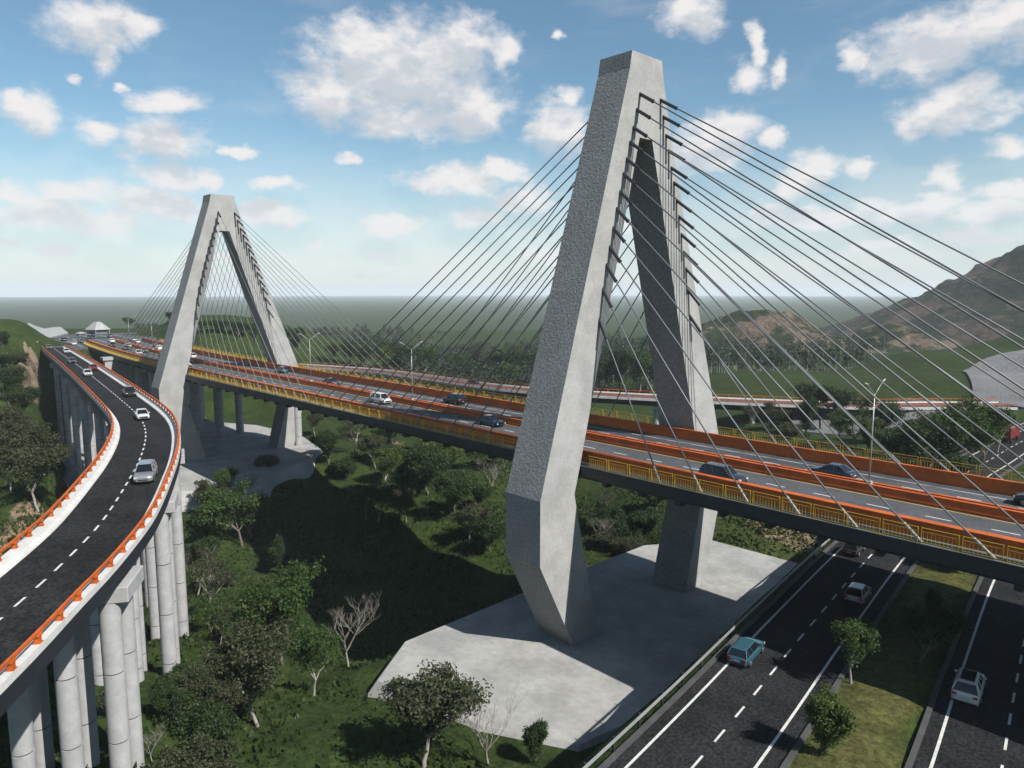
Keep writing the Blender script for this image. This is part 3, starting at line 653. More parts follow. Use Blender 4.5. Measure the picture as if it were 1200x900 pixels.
# ------------------------------------------------------------------ highway
def hpath(off, z=0.0, y0=-38, y1=400): return [(a+off, b, HZ+z) for a, b, _ in _hc if y0 < b < y1]
def hstruct(m, nm, mt): return tag(m.build(nm, mt), kind='structure')
for o0, o1 in ((0.35, 8.3), (14.4, 22.9)):
    m = MB(); P = hpath(0); m.sweep(P, [(-o0, .0), (-o1, .0)], closed=False); hw = hstruct(m, 'highway', 'asphalt')
    for off in ((o0+.85, o1-1.15)):
        m = MB(); m.sweep(P, [(-off+.09, .006), (-off-.09, .006)], closed=False); m.build('edge_line', 'road_paint', hw)
    hh = Path(P); s = 2.0; dd = None; mid = 4.25 if o0 < 5 else 18.55
    while s < 210:
        p, h = hh.at(s, -mid)
        if dd is None: mk = MB(); mk.add([(-.8, -.075, 0), (.8, -.075, 0), (.8, .075, 0), (-.8, .075, 0)], [(0, 1, 2, 3)]); q = dd = mk.build('lane_dash', 'road_paint', hw)
        else: q = inst(dd, hw)
        q.location = (p[0], p[1], p[2]+.006); q.rotation_euler = (0, 0, h); s += 3.35
    for e0, e1 in ((o0-.35, o0-.02), (o1+.02, o1+.35)):
        m = MB(); m.sweep(P, [(-e0, -.3), (-e0, .16), (-e1, .16), (-e1, -.3)]); hstruct(m, 'kerb', 'kerb_dark')
gr = empty('guard_rail', (-27, 45, HZ)); tag(gr, 'white steel guard rail running along the highway edge by the pylon slab', 'guard rail')
GI = Matrix.Translation((27, -45, -HZ)); P = hpath(-.15, 0, 0, 260); m = MB(); m.sweep(P, [(.03, .58), (.05, .64), (.03, .69), (.05, .74), (.03, .80), (-.03, .80), (-.03, .58)]); q = m.build('beam', 'galvanised', gr); q.matrix_parent_inverse = GI
hh = Path(P); s = 1.0; p0 = None
while s < hh.L:
    p, h = hh.at(s, .1)
    if p0 is None: mk = MB(); mk.box(-.06, .06, -.05, .09, -.6, .88); q = p0 = mk.build('post', 'post_dark', gr)
    else: q = inst(p0, gr)
    q.location = (p[0]+27, p[1]-45, p[2]-HZ); q.rotation_euler = (0, 0, h); s += 3.2

# ------------------------------------------------------------------ plaza at the far end
m = MB(); P = [(-262, 45.5), (-262, 84), (-300, 92), (-345, 96), (-345, 56), (-300, 50.5)]
m.add([(x, y, 18.62) for x, y in P], [tuple(range(len(P)))]); m.add([(x, y, 18.62) for x, y in P]+[(x, y, 16.5) for x, y in P], [(k, (k+1) % 6, 6+(k+1) % 6, 6+k) for k in range(6)]); pz = tag(m.build('plaza', 'deck_asphalt'), kind='structure')
for yy in (54, 58, 62, 68, 74, 79):
    m = MB(); m.add([(-264, yy-.1, 18.63), (-264, yy+.1, 18.63), (-330, yy+5.1, 18.63), (-330, yy+4.9, 18.63)], [(0, 1, 2, 3)]); m.build('edge_line', 'road_paint', pz)
def pix_sheet(name, pts, mt, thick, label=None, cat=None, kind=None):
    """slab through photo directions given with their own distances"""
    V = [at_depth(px, py, d) for px, py, d in pts]; n = len(V); m = MB()
    m.add([tuple(v) for v in V]+[(v[0], v[1], v[2]-thick) for v in V], [tuple(range(n)), tuple(range(2*n-1, n-1, -1))]+[(k, (k+1) % n, n+(k+1) % n, n+k) for k in range(n)])
    return tag(m.build(name, mt), label, cat, kind=kind)
# pale lined slope and small buildings round the plaza
pix_sheet('lined_slope', [(13, 375, 300), (21, 380, 285), (31, 385, 275), (33, 378, 300), (42, 382, 298), (52, 385, 300), (62, 383.5, 310), (71, 383, 318), (80, 390, 306), (60, 395, 277), (47, 398, 262), (40, 401, 248), (28, 391, 266)], 'canopy_white', 3.0, kind='structure')
def hut(px, py, wpx, label, cat, rough):
    d = 17.2*849/(py-343); c = on_z(px, py, 18.62); wd = wpx*d/849
    r = empty('kiosk', (c[0], c[1], 18.6), R(20)); tag(r, label, cat)
    m = MB(); m.box(-wd*.36, wd*.36, -wd*.36, wd*.36, 0, wd*.26); m.build('wall', 'grey_lining', r)
    for sx in (-1, 1):
        for sy in (-1, 1): m = MB(); m.tube((sx*wd*.44, sy*wd*.44, 0), (sx*wd*.44, sy*wd*.44, wd*.26), .14, n=8); m.build('column', 'pier_concrete', r)
    m = MB(); e = wd*.52; t = wd*.12; z0 = wd*.26; z1 = z0+wd*rough
    m.add([(-e, -e, z0), (e, -e, z0), (e, e, z0), (-e, e, z0), (-t, -t, z1), (t, -t, z1), (t, t, z1), (-t, t, z1)], [(0, 3, 2, 1), (4, 5, 6, 7), (0, 1, 5, 4), (1, 2, 6, 5), (2, 3, 7, 6), (3, 0, 4, 7)]); m.build('roof', 'canopy_white', r)
hut(115, 391, 19, 'small building with a steep pale pyramid roof on the plaza', 'kiosk', .48)
hut(95, 393, 9, 'little low white roofed booth beside the bridge end', 'booth', .2)
# concrete lined hillside on the right
def draped(name, pix, mt, lift, nsub=14):
    """a sheet laid on the ground between four photo directions"""
    c = [drop_pixel(*p) for p in pix]; V = []
    for j in range(nsub+1):
        for i in range(nsub+1):
            s, t = i/nsub, j/nsub; x, y = [(c[0][k]*(1-s)+c[1][k]*s)*(1-t)+(c[3][k]*(1-s)+c[2][k]*s)*t for k in (0, 1)]
            V.append((x, y, tz(x, y)+lift))
    n = nsub+1; m = MB(); m.add(V, [(j*n+i, j*n+i+1, (j+1)*n+i+1, (j+1)*n+i) for j in range(nsub) for i in range(nsub)])
    E_ = [j for j in range(n)]+[j*n+n-1 for j in range(1, n)]+[(n-1)*n+i for i in range(n-2, -1, -1)]+[j*n for j in range(n-2, 0, -1)]
    B = [V[i] for i in E_]; k = len(B); m.add(B+[(a, b, c_-lift-1.2) for a, b, c_ in B], [(i, (i+1) % k, k+(i+1) % k, k+i) for i in range(k)])
    return tag(m.build(name, mt), kind='structure')
def rock_cutting():
    c = [drop_pixel(*p) for p in ((19, 410), (44, 402), (44, 464), (17, 462))]; n = 44; V = []
    for j in range(n):
        for i in range(n):
            u, v = i/(n-1), j/(n-1); x, y = [(c[0][k]*(1-u)+c[1][k]*u)*(1-v)+(c[3][k]*(1-u)+c[2][k]*u)*v for k in (0, 1)]
            e = min(u, 1-u, v, 1-v)*9; q = Vector((x*.16, y*.3, 2.0)); nn = mnoise.fractal(q, .7, 2.3, 6)
            V.append((x+nn*.8, y+nn*.8, tz(x, y)+min(1, e)*(.9+nn*1.5)-.25))
    m = MB(); m.add(V, [(j*n+i, j*n+i+1, (j+1)*n+i+1, (j+1)*n+i) for j in range(n-1) for i in range(n-1)]); tag(m.build('rock_cutting', 'cut_rock'), kind='structure')
rock_cutting()
draped('paved_slope', [(1128, 436), (1212, 404), (1216, 484), (1142, 470)], 'grey_lining', .5)
draped('paved_apron', [(930, 482), (1100, 484), (1092, 502), (925, 506)], 'grey_lining', .4)

# ------------------------------------------------------------------ trees
def make_tree(seed, h, spread, fork, limbs, leaf_n, leaf_s, cl_r, bark, leaf, r0=.16, depth=3, up=.55, flat=.75, leafy=1):
    rs = random.Random(seed); nr = np.random.default_rng(seed); tm = MB(); tips = []
    def grow(p, d, L, r, lev):
        n = 3; q = p
        for k in range(n):
            d = (d+Vector((rs.gauss(0, .13), rs.gauss(0, .13), rs.gauss(0.03, .08)))).normalized(); q2 = q+d*(L/n)
            ra, rb = r*(1-.35*k/n), r*(1-.35*(k+1)/n); tm.tube(q, q2, ra, rb, 6 if lev < 2 else 4, caps=False); q = q2
            if lev >= leafy and k >= 1: tips.append(q.copy())
        if lev >= depth: tips.append(q.copy()); return
        for k in range(rs.choice((2, 3, 3)) if lev else limbs):
            a = rs.uniform(0, 2*math.pi); sp = rs.uniform(.5, 1.0)*spread
            nd = Vector((math.cos(a)*sp, math.sin(a)*sp, up*rs.uniform(.5, 1.3)))+d*.55
            grow(q, nd.normalized(), L*rs.uniform(.55, .8) if lev else h*rs.uniform(.22, .34), r*.52, lev+1)
    grow(Vector((0, 0, -.3)), Vector((rs.gauss(0, .05), rs.gauss(0, .05), 1)), h*fork+.3, r0*h/8, 0)
    zt = max(t.z for t in tips); sc_ = h/(zt+cl_r*.5)
    for i, v in enumerate(tm.v): tm.v[i] = (v[0]*sc_, v[1]*sc_, v[2]*sc_)
    tr = tm.build('trunk', bark, None, True, fix=False); cr = None
    if leaf_n:
        T = np.array([tuple(t*sc_) for t in tips]); N = len(T)*leaf_n
        off = nr.normal(size=(N, 3)); off /= np.linalg.norm(off, axis=1)[:, None]; off *= (nr.random(N)**.45*cl_r*np.repeat(nr.uniform(.45, 1.2, len(T)), leaf_n))[:, None]; off[:, 2] *= flat
        C = np.repeat(T, leaf_n, 0)*np.array([1, 1, 1.0])+off
        nrm = nr.normal(size=(N, 3))+np.array([0, 0, .9])+off/cl_r*.7; nrm /= np.linalg.norm(nrm, axis=1)[:, None]
        a = np.cross(nrm, nr.normal(size=(N, 3))); a /= np.linalg.norm(a, axis=1)[:, None]; b = np.cross(nrm, a)
        s = leaf_s*(.6+.8*nr.random(N))[:, None]
        V = np.stack([C-a*s, C-b*s*.55+nrm*s*.12, C+a*s, C+b*s*.55-nrm*s*.05], 1).reshape(-1, 3)
        me = bpy.data.meshes.new('crown'); me.vertices.add(len(V)); me.vertices.foreach_set('co', V.ravel()); me.loops.add(N*4); me.loops.foreach_set('vertex_index', np.arange(N*4))
        me.polygons.add(N); me.polygons.foreach_set('loop_start', np.arange(0, N*4, 4)); me.polygons.foreach_set('loop_total', np.full(N, 4)); me.update(); me.materials.append(MAT[leaf])
        cr = bpy.data.objects.new('crown', me); col.objects.link(cr)
    return tr, cr
TP = {
 'green':  [make_tree(1, 8, 1.05, .20, 5, 70, .135, 1.15, 'bark', 'leaf_green'), make_tree(2, 8, 1.15, .18, 6, 60, .135, 1.1, 'bark', 'leaf_green'), make_tree(12, 8, 1.0, .22, 5, 66, .135, 1.15, 'pale_bark', 'leaf_green')],
 'dark':   [make_tree(3, 7, 1.0, .14, 6, 74, .125, 1.05, 'bark', 'leaf_dark'), make_tree(13, 7, 1.1, .18, 6, 70, .125, 1.0, 'bark', 'leaf_dark')],
 'light':  [make_tree(4, 7, 1.0, .16, 6, 60, .125, .95, 'pale_bark', 'leaf_light'), make_tree(14, 7, 1.05, .14, 6, 60, .125, .95, 'bark', 'leaf_light')],
 'olive':  [make_tree(5, 7, 1.2, .22, 6, 52, .125, 1.0, 'pale_bark', 'leaf_olive'), make_tree(15, 7, 1.3, .18, 6, 50, .125, 1.0, 'pale_bark', 'leaf_olive')],
 'sparse': [make_tree(6, 8, .9, .28, 6, 16, .12, .9, 'pale_bark', 'leaf_olive')],
 'bare':   [make_tree(7, 7, .95, .20, 6, 0, .1, .5, 'pale_bark', None, depth=5, r0=.13), make_tree(17, 7, .8, .18, 7, 0, .1, .5, 'pale_bark', None, depth=5, r0=.13)],
 'upright': [make_tree(8, 6, .42, .05, 8, 90, .11, .75, 'bark', 'leaf_light', up=.8, leafy=0)],
 'updark': [make_tree(18, 6, .40, .06, 8, 90, .11, .75, 'bark', 'leaf_dark', up=.8, leafy=0)],
 'shrub':  [make_tree(9, 3, 1.2, .06, 8, 60, .10, .65, 'bark', 'leaf_dark', up=.35, leafy=0), make_tree(19, 3, 1.4, .06, 8, 40, .10, .65, 'bark', 'leaf_olive', up=.4, leafy=0)],
}
for k in TP:
    for tr, cr in TP[k]:
        tr.location = (0, -400, -60)
used = set(); tcount = {}
LOOK = {'green': 'bushy green broadleaf tree', 'dark': 'dense dark green tree', 'light': 'yellowish green leafy tree', 'olive': 'spreading olive green tree', 'sparse': 'thin leaved pale tree', 'bare': 'leafless pale branched tree', 'upright': 'narrow upright leafy tree', 'updark': 'narrow upright dark tree', 'shrub': 'low dark green shrub'}
def plant(kind, x, y, z, h, area, label=None, var=None):
    ts = TP[kind]; i = (random.randrange(len(ts)) if var is None else var) % len(ts); tr, cr = ts[i]
    nm = 'shrub' if kind == 'shrub' else 'tree'
    r = empty(nm, (x, y, z), random.uniform(0, 6.28)); base = {'green': 8, 'dark': 7, 'light': 7, 'olive': 7, 'sparse': 8, 'bare': 7, 'upright': 6, 'updark': 6, 'shrub': 3}[kind]
    s = h/base; r.scale = (s*random.uniform(.92, 1.1), s*random.uniform(.92, 1.1), s)
    lb = label or '%s %s' % (LOOK[kind], area); tag(r, lb, nm, 'trees and shrubs '+area if label else ('%s %s' % (LOOK[kind], area)).replace(' tree ', ' trees ').replace(' shrub ', ' shrubs '))
    for o in (tr, cr):
        if o is None: continue
        if o.name not in used: used.add(o.name); o.parent = r; o.location = (0, 0, 0)
        else: inst(o, r, (0, 0, 0))
def trees(area, items):
    for it in items:
        kind, px, py, hp = it[:4]; g = drop_pixel(px, py); d = float(np.dot(g-CAMP, Fv)); plant(kind, g[0], g[1], g[2], hp*d/849, area, it[4] if len(it) > 4 else None)
trees('on the grass between the viaduct columns and the nearer pylon slab', [
      ('green', 330, 784, 118, 'tallest bushy green tree on the grass between viaduct columns and pylon slab'), ('bare', 408, 782, 98, 'leafless pale tree at the edge of the bridge shadow left of the pylon slab'), ('olive', 303, 856, 118, 'large olive green tree with a leaning pale trunk on the lower grass'),
      ('green', 368, 818, 84, 'smaller bushy green tree between the leaning olive tree and the leafless tree'), ('olive', 497, 900, 128, 'spreading olive tree right in front of the slab corner'), ('bare', 572, 900, 112, 'leafless pale sapling standing against the sunlit front of the slab'),
      ('updark', 628, 900, 56, 'small dense upright bush at the front corner of the slab'), ('olive', 232, 846, 66, 'low olive tree between the viaduct columns and the leaning olive tree'), ('bare', 178, 893, 50, 'small leafless bush at the foot of the closest viaduct columns'),
      ('sparse', 243, 725, 72, 'taller thin leaved tree just right of the viaduct columns'), ('sparse', 232, 700, 60, 'shorter thin leaved tree touching the viaduct columns'), ('green', 284, 642, 78, 'green tree with forked pale trunk at the left rim of the bridge shadow'),
      ('updark', 330, 676, 48, 'narrow tree standing inside the bridge shadow above the tallest green tree'), ('sparse', 258, 760, 50, 'thin sapling between the viaduct columns and the tallest green tree'), ('shrub', 240, 655, 26, 'dark shrub below the forked green tree by the viaduct'), ('shrub', 205, 815, 30, 'low shrub hiding the foot of a viaduct column'),
      ('dark', 200, 860, 50, 'dark green tree beside the low olive tree near the columns'), ('shrub', 140, 835, 30, 'shrub growing between two rows of viaduct columns'), ('green', 268, 592, 44, 'green tree at the front edge of the farther pylon slab'), ('olive', 240, 610, 46, 'olive tree between the curved viaduct and the farther pylon slab'), ('light', 345, 700, 36, 'small yellowish tree tucked behind the tallest green tree')])
trees('in the hollow between the two pylons', [('sparse', 420, 533, 48, 'thin tree with a pale forked trunk on the rise beside the farther slab'), ('dark', 462, 522, 34), ('dark', 502, 580, 62, 'largest dense dark tree in the hollow below the middle of the bridge'), ('dark', 470, 583, 44), ('light', 520, 562, 52, 'bright yellowish green tree in the middle of the hollow'), ('light', 452, 574, 48, 'yellowish tree at the edge of the long bridge shadow'), ('olive', 476, 612, 42, 'olive tree half inside the bridge shadow in the hollow'), ('dark', 536, 606, 58), ('olive', 550, 640, 50, 'olive tree at the shadow edge close to the nearer pylon'), ('dark', 575, 648, 46, 'dark tree in shadow touching the outline of the nearer pylon leg'), ('bare', 575, 580, 46, 'leafless pale tree left of the nearer pylon leg'), ('green', 590, 548, 40, 'green tree just under the bridge edge left of the nearer pylon'), ('olive', 440, 550, 40, 'olive tree beside the thin forked tree in the hollow'),
      ('green', 545, 535, 34, 'green tree under the bridge edge beside the lone column'), ('dark', 385, 545, 40, 'dark tree at the right tip of the farther pylon slab'), ('dark', 430, 610, 44), ('shrub', 400, 560, 24, 'shrub at the shadow edge right of the farther slab'), ('light', 560, 552, 36, 'small yellowish tree under the bridge near the leafless tree'), ('shrub', 312, 553, 20, 'dark shrub at the foot of the farther pylon on its slab edge'), ('olive', 370, 512, 30, 'olive tree under the bridge behind the farther pylon foot'), ('dark', 500, 512, 34), ('sparse', 520, 530, 40, 'thin leaved tree behind the bright yellowish tree')])
trees('on the grass between the legs of the nearer pylon', [('shrub', 735, 636, 28), ('shrub', 712, 646, 26), ('shrub', 755, 622, 26), ('dark', 770, 602, 30), ('shrub', 700, 625, 22), ('bare', 704, 640, 40), ('sparse', 712, 612, 36), ('shrub', 742, 650, 22), ('shrub', 722, 620, 24)])
def scatter(area, kinds, box, n, hp, seed):
    rs = random.Random(seed); x0, x1, y0, y1 = box; it = []
    while len(it) < n:
        px, py = rs.uniform(x0, x1), rs.uniform(y0, y1); g = drop_pixel(px, py)
        if (-62 < g[0] < -31 and 33 < g[1] < 93) or (g[0] < -131 and 40 < g[1] < 86) or g[0]-float(hwy_x(g[1])) > -3: continue
        if np.min(np.hypot(RAMP.p[:, 0]-g[0], RAMP.p[:, 1]-g[1])) < 4.6: continue
        it.append((rs.choice(kinds), px, py, rs.uniform(*hp)*(.5+.5*(py-430)/400)))
    trees(area, it)
scatter('in the undergrowth below the curved viaduct', ['shrub', 'green', 'light', 'dark', 'sparse', 'green'], (205, 320, 590, 840), 6, (28, 48), 3)
scatter('in the scrub under the middle of the bridge', ['shrub', 'dark', 'olive', 'green', 'light', 'shrub', 'sparse'], (400, 600, 515, 620), 6, (30, 56), 4)
scatter('at the lower edge of the grass in front of the slab', ['shrub', 'olive', 'dark', 'green'], (140, 270, 850, 960), 4, (30, 56), 5)
trees('on the highway median', [('green', 997, 806, 76, 'green tree with a forked trunk at the shadow edge on the highway median'), ('upright', 962, 893, 80, 'dense upright bush on the sunlit tip of the highway median'), ('light', 1112, 668, 34, 'yellowish bush on the median just under the bridge edge'), ('olive', 1095, 665, 28, 'low olive bush on the median beside the yellowish bush'), ('dark', 1130, 672, 32, 'dark bush on the median beside the far carriageway'), ('dark', 1078, 775, 70, 'dark tree fully in bridge shadow on the highway median'), ('updark', 1090, 735, 40, 'narrow dark bush in shadow behind the median trees')])
trees('on the bank beside the road beyond the bridge', [('dark', 962, 506, 58, 'tall dark tree crossing the low road viaduct beyond the bridge'), ('updark', 945, 512, 46, 'narrow tree left of the tall dark tree beyond the bridge'), ('green', 1003, 528, 50), ('dark', 1030, 520, 54), ('upright', 1018, 530, 40, 'narrow tree in front of the concrete apron beyond the bridge'), ('dark', 1080, 560, 70), ('green', 1100, 552, 72), ('green', 1138, 548, 82, 'biggest bushy green tree beside the highway beyond the bridge'), ('light', 1150, 545, 60, 'yellowish tree at the road edge beside the biggest green tree'), ('green', 1168, 532, 50, 'green tree between the red truck and the concrete slope'), ('dark', 1058, 560, 66), ('light', 1040, 548, 46, 'yellowish tree behind the orange barrier left of the road'), ('shrub', 1115, 560, 30, 'shrub at the road edge behind the orange barrier'), ('light', 985, 515, 34, 'small yellowish tree beside the tall dark tree beyond the bridge'), ('olive', 900, 505, 34, 'larger olive tree below the low road viaduct'), ('shrub', 925, 515, 20, 'shrub on the grass below the low road viaduct'), ('green', 1120, 530, 60), ('dark', 1070, 540, 52), ('olive', 880, 500, 26, 'smaller olive tree beside the farther leg of the nearer pylon')])
trees('on the green hillside left of the viaduct', [('olive', 14, 582, 74), ('olive', 45, 596, 76, 'olive tree at the hillside edge touching the viaduct rail'), ('olive', 30, 552, 60), ('dark', 12, 486, 50), ('dark', 28, 500, 44), ('olive', 5, 530, 50), ('dark', 8, 440, 26, 'small dark tree beside the brown rock cutting'), ('shrub', 20, 430, 14, 'shrub on top of the brown rock cutting'), ('olive', 52, 565, 60), ('dark', 4, 408, 20, 'small dark tree high on the hill left of the viaduct')])
trees('behind the bridge along the low road viaduct', [('green', 702, 459, 46), ('dark', 726, 458, 52), ('green', 750, 459, 48), ('light', 772, 459, 40), ('green', 590, 450, 44), ('olive', 560, 446, 36), ('green', 536, 444, 32), ('light', 455, 440, 34), ('dark', 470, 442, 40), ('green', 500, 442, 36), ('dark', 612, 452, 44), ('light', 600, 455, 30), ('green', 430, 436, 36), ('green', 810, 466, 36), ('dark', 410, 428, 30), ('light', 388, 424, 24), ('green', 690, 455, 40), ('olive', 640, 452, 36)])
trees('on the hill beside the plaza', [('green', 150, 385, 14), ('dark', 165, 380, 14), ('dark', 178, 382, 14), ('green', 240, 392, 16), ('dark', 260, 392, 18), ('dark', 280, 398, 22), ('green', 300, 402, 24), ('green', 330, 410, 26), ('dark', 350, 414, 26), ('dark', 200, 380, 14)])
for k in TP:
    for tr, cr in TP[k]:
        for o in (tr, cr):
            if o is not None and o.name not in used: bpy.data.objects.remove(o)
# grass tufts and weeds over the near slopes
def tufts():
    nr = np.random.default_rng(21); n = 90000; u = nr.random(n); X = -30-115*u**1.15; Y = nr.uniform(4, 112, n)
    inslab = ((X > -61) & (X < -29) & (Y > 34) & (Y < 92)) | ((X < -132) & (Y > 44) & (Y < 84)); o = X-hwy_x(Y); keep = ~inslab & (o < -2.5)
    X, Y = X[keep], Y[keep]; patch = np.sin(X*.31+np.cos(Y*.23)*2)+np.sin(Y*.37+X*.11)+nr.normal(0, .9, len(X)); k2 = patch > -.4; X, Y = X[k2], Y[k2]; Z = terrain(X, Y); N = len(X)
    h = nr.uniform(.12, .42, N)*(1+.7*(nr.random(N) > .93)); a = nr.uniform(0, 6.28, N); wd = h*nr.uniform(.5, .9, N); lx, ly = nr.normal(0, .25, N)*h, nr.normal(0, .25, N)*h
    V = np.stack([np.stack([X-np.cos(a)*wd, Y-np.sin(a)*wd, Z-.03], 1), np.stack([X+np.cos(a)*wd, Y+np.sin(a)*wd, Z-.03], 1), np.stack([X+lx+np.cos(a)*wd*.5, Y+ly+np.sin(a)*wd*.5, Z+h], 1), np.stack([X+lx-np.cos(a)*wd*.3, Y+ly-np.sin(a)*wd*.3, Z+h*.8], 1)], 1).reshape(-1, 3)
    me = bpy.data.meshes.new('grass_tufts'); me.vertices.add(len(V)); me.vertices.foreach_set('co', V.ravel()); me.loops.add(N*4); me.loops.foreach_set('vertex_index', np.arange(N*4))
    me.polygons.add(N); me.polygons.foreach_set('loop_start', np.arange(0, N*4, 4)); me.polygons.foreach_set('loop_total', np.full(N, 4)); me.update(); me.materials.append(MAT['leaf_grass'])
    o = bpy.data.objects.new('grass_tufts', me); col.objects.link(o); tag(o, 'rough green grass and weeds covering the slopes below the bridge', 'grass', kind='stuff')
tufts()
# woodland on the plain: reads as one mass
def woodland():
    nr = np.random.default_rng(5); VV = []; tm = MB(); n = 0
    while n < 1500:
        v = nr.uniform(255, 620); u = nr.uniform(-.46, .52)*v; x, y = uv2w(u, v)
        if math.sin(x*.021+1)+math.sin(y*.027+.4)+nr.normal()*.5 < -.35 and v > 300: continue
        dback = np.min(np.hypot(BACK.p[:, 0]-x, BACK.p[:, 1]-y))
        if dback < 16 or x > -95 or (y < 130): continue
        z = tz(x, y)
        if z > 4: continue
        h = nr.uniform(7, 13); n += 1
        tm.tube((x, y, z-.4), (x, y, z+h*.7), .16, .07, 4, caps=False)
        K_ = 100; o = nr.normal(size=(K_, 3)); o /= np.linalg.norm(o, axis=1)[:, None]; o *= (nr.random(K_)**.4)[:, None]*np.array([h*.19, h*.19, h*.38])
        C = np.array([x, y, z+h*.62])+o; nrm = nr.normal(size=(K_, 3))+np.array([0, 0, .8]); nrm /= np.linalg.norm(nrm, axis=1)[:, None]
        a = np.cross(nrm, nr.normal(size=(K_, 3))); a /= np.linalg.norm(a, axis=1)[:, None]; b = np.cross(nrm, a); s = h*.043*(.6+.9*nr.random(K_))[:, None]
        VV.append(np.stack([C-a*s, C-b*s*.7, C+a*s, C+b*s*.7], 1).reshape(-1, 3))
    V = np.concatenate(VV); N = len(V)//4
    me = bpy.data.meshes.new('woodland'); me.vertices.add(len(V)); me.vertices.foreach_set('co', V.ravel()); me.loops.add(N*4); me.loops.foreach_set('vertex_index', np.arange(N*4))
    me.polygons.add(N); me.polygons.foreach_set('loop_start', np.arange(0, N*4, 4)); me.polygons.foreach_set('loop_total', np.full(N, 4)); me.update(); me.materials.append(MAT['leaf_forest'])
    o = bpy.data.objects.new('woodland', me); col.objects.link(o); tag(o, 'hazy woodland of many trees on the plain behind the bridge', 'woodland', kind='stuff')
    t = tm.build('trunk', 'pale_bark', o, fix=False); t['kind'] = 'stuff'
woodland()

# ------------------------------------------------------------------ cars
def loft(m, secs, mi=0, close=True):
    n = len(secs[0]); vs = [p for s in secs for p in s]
    m.add(vs, [(i*n+k, (i+1)*n+k, (i+1)*n+(k+1) % n, i*n+(k+1) % n) for i in range(len(secs)-1) for k in range(n)], mi)
    if close: m.add(secs[0], [tuple(range(n-1, -1, -1))], mi); m.add(secs[-1], [tuple(range(n))], mi)
CARS = {  # L, W, H, belt, hood, deck, (cabin base x0,x1), (roof x0,x1) with front at +x
 'hatch': (4.1, 1.74, 1.48, .92, .86, .94, (-1.95, .95), (-1.45, .15)),
 'wagon': (4.6, 1.78, 1.50, .92, .86, .94, (-2.2, 1.0), (-1.95, .15)),
 'sedan': (4.6, 1.78, 1.42, .90, .84, .92, (-1.65, 1.0), (-.95, .10)),
 'suv':   (4.6, 1.86, 1.70, 1.05, 1.02, 1.05, (-2.15, 1.05), (-1.85, .35)),
 'van':   (4.4, 1.75, 1.75, 1.0, .96, 1.0, (-2.1, 1.35), (-2.05, .75)),
}
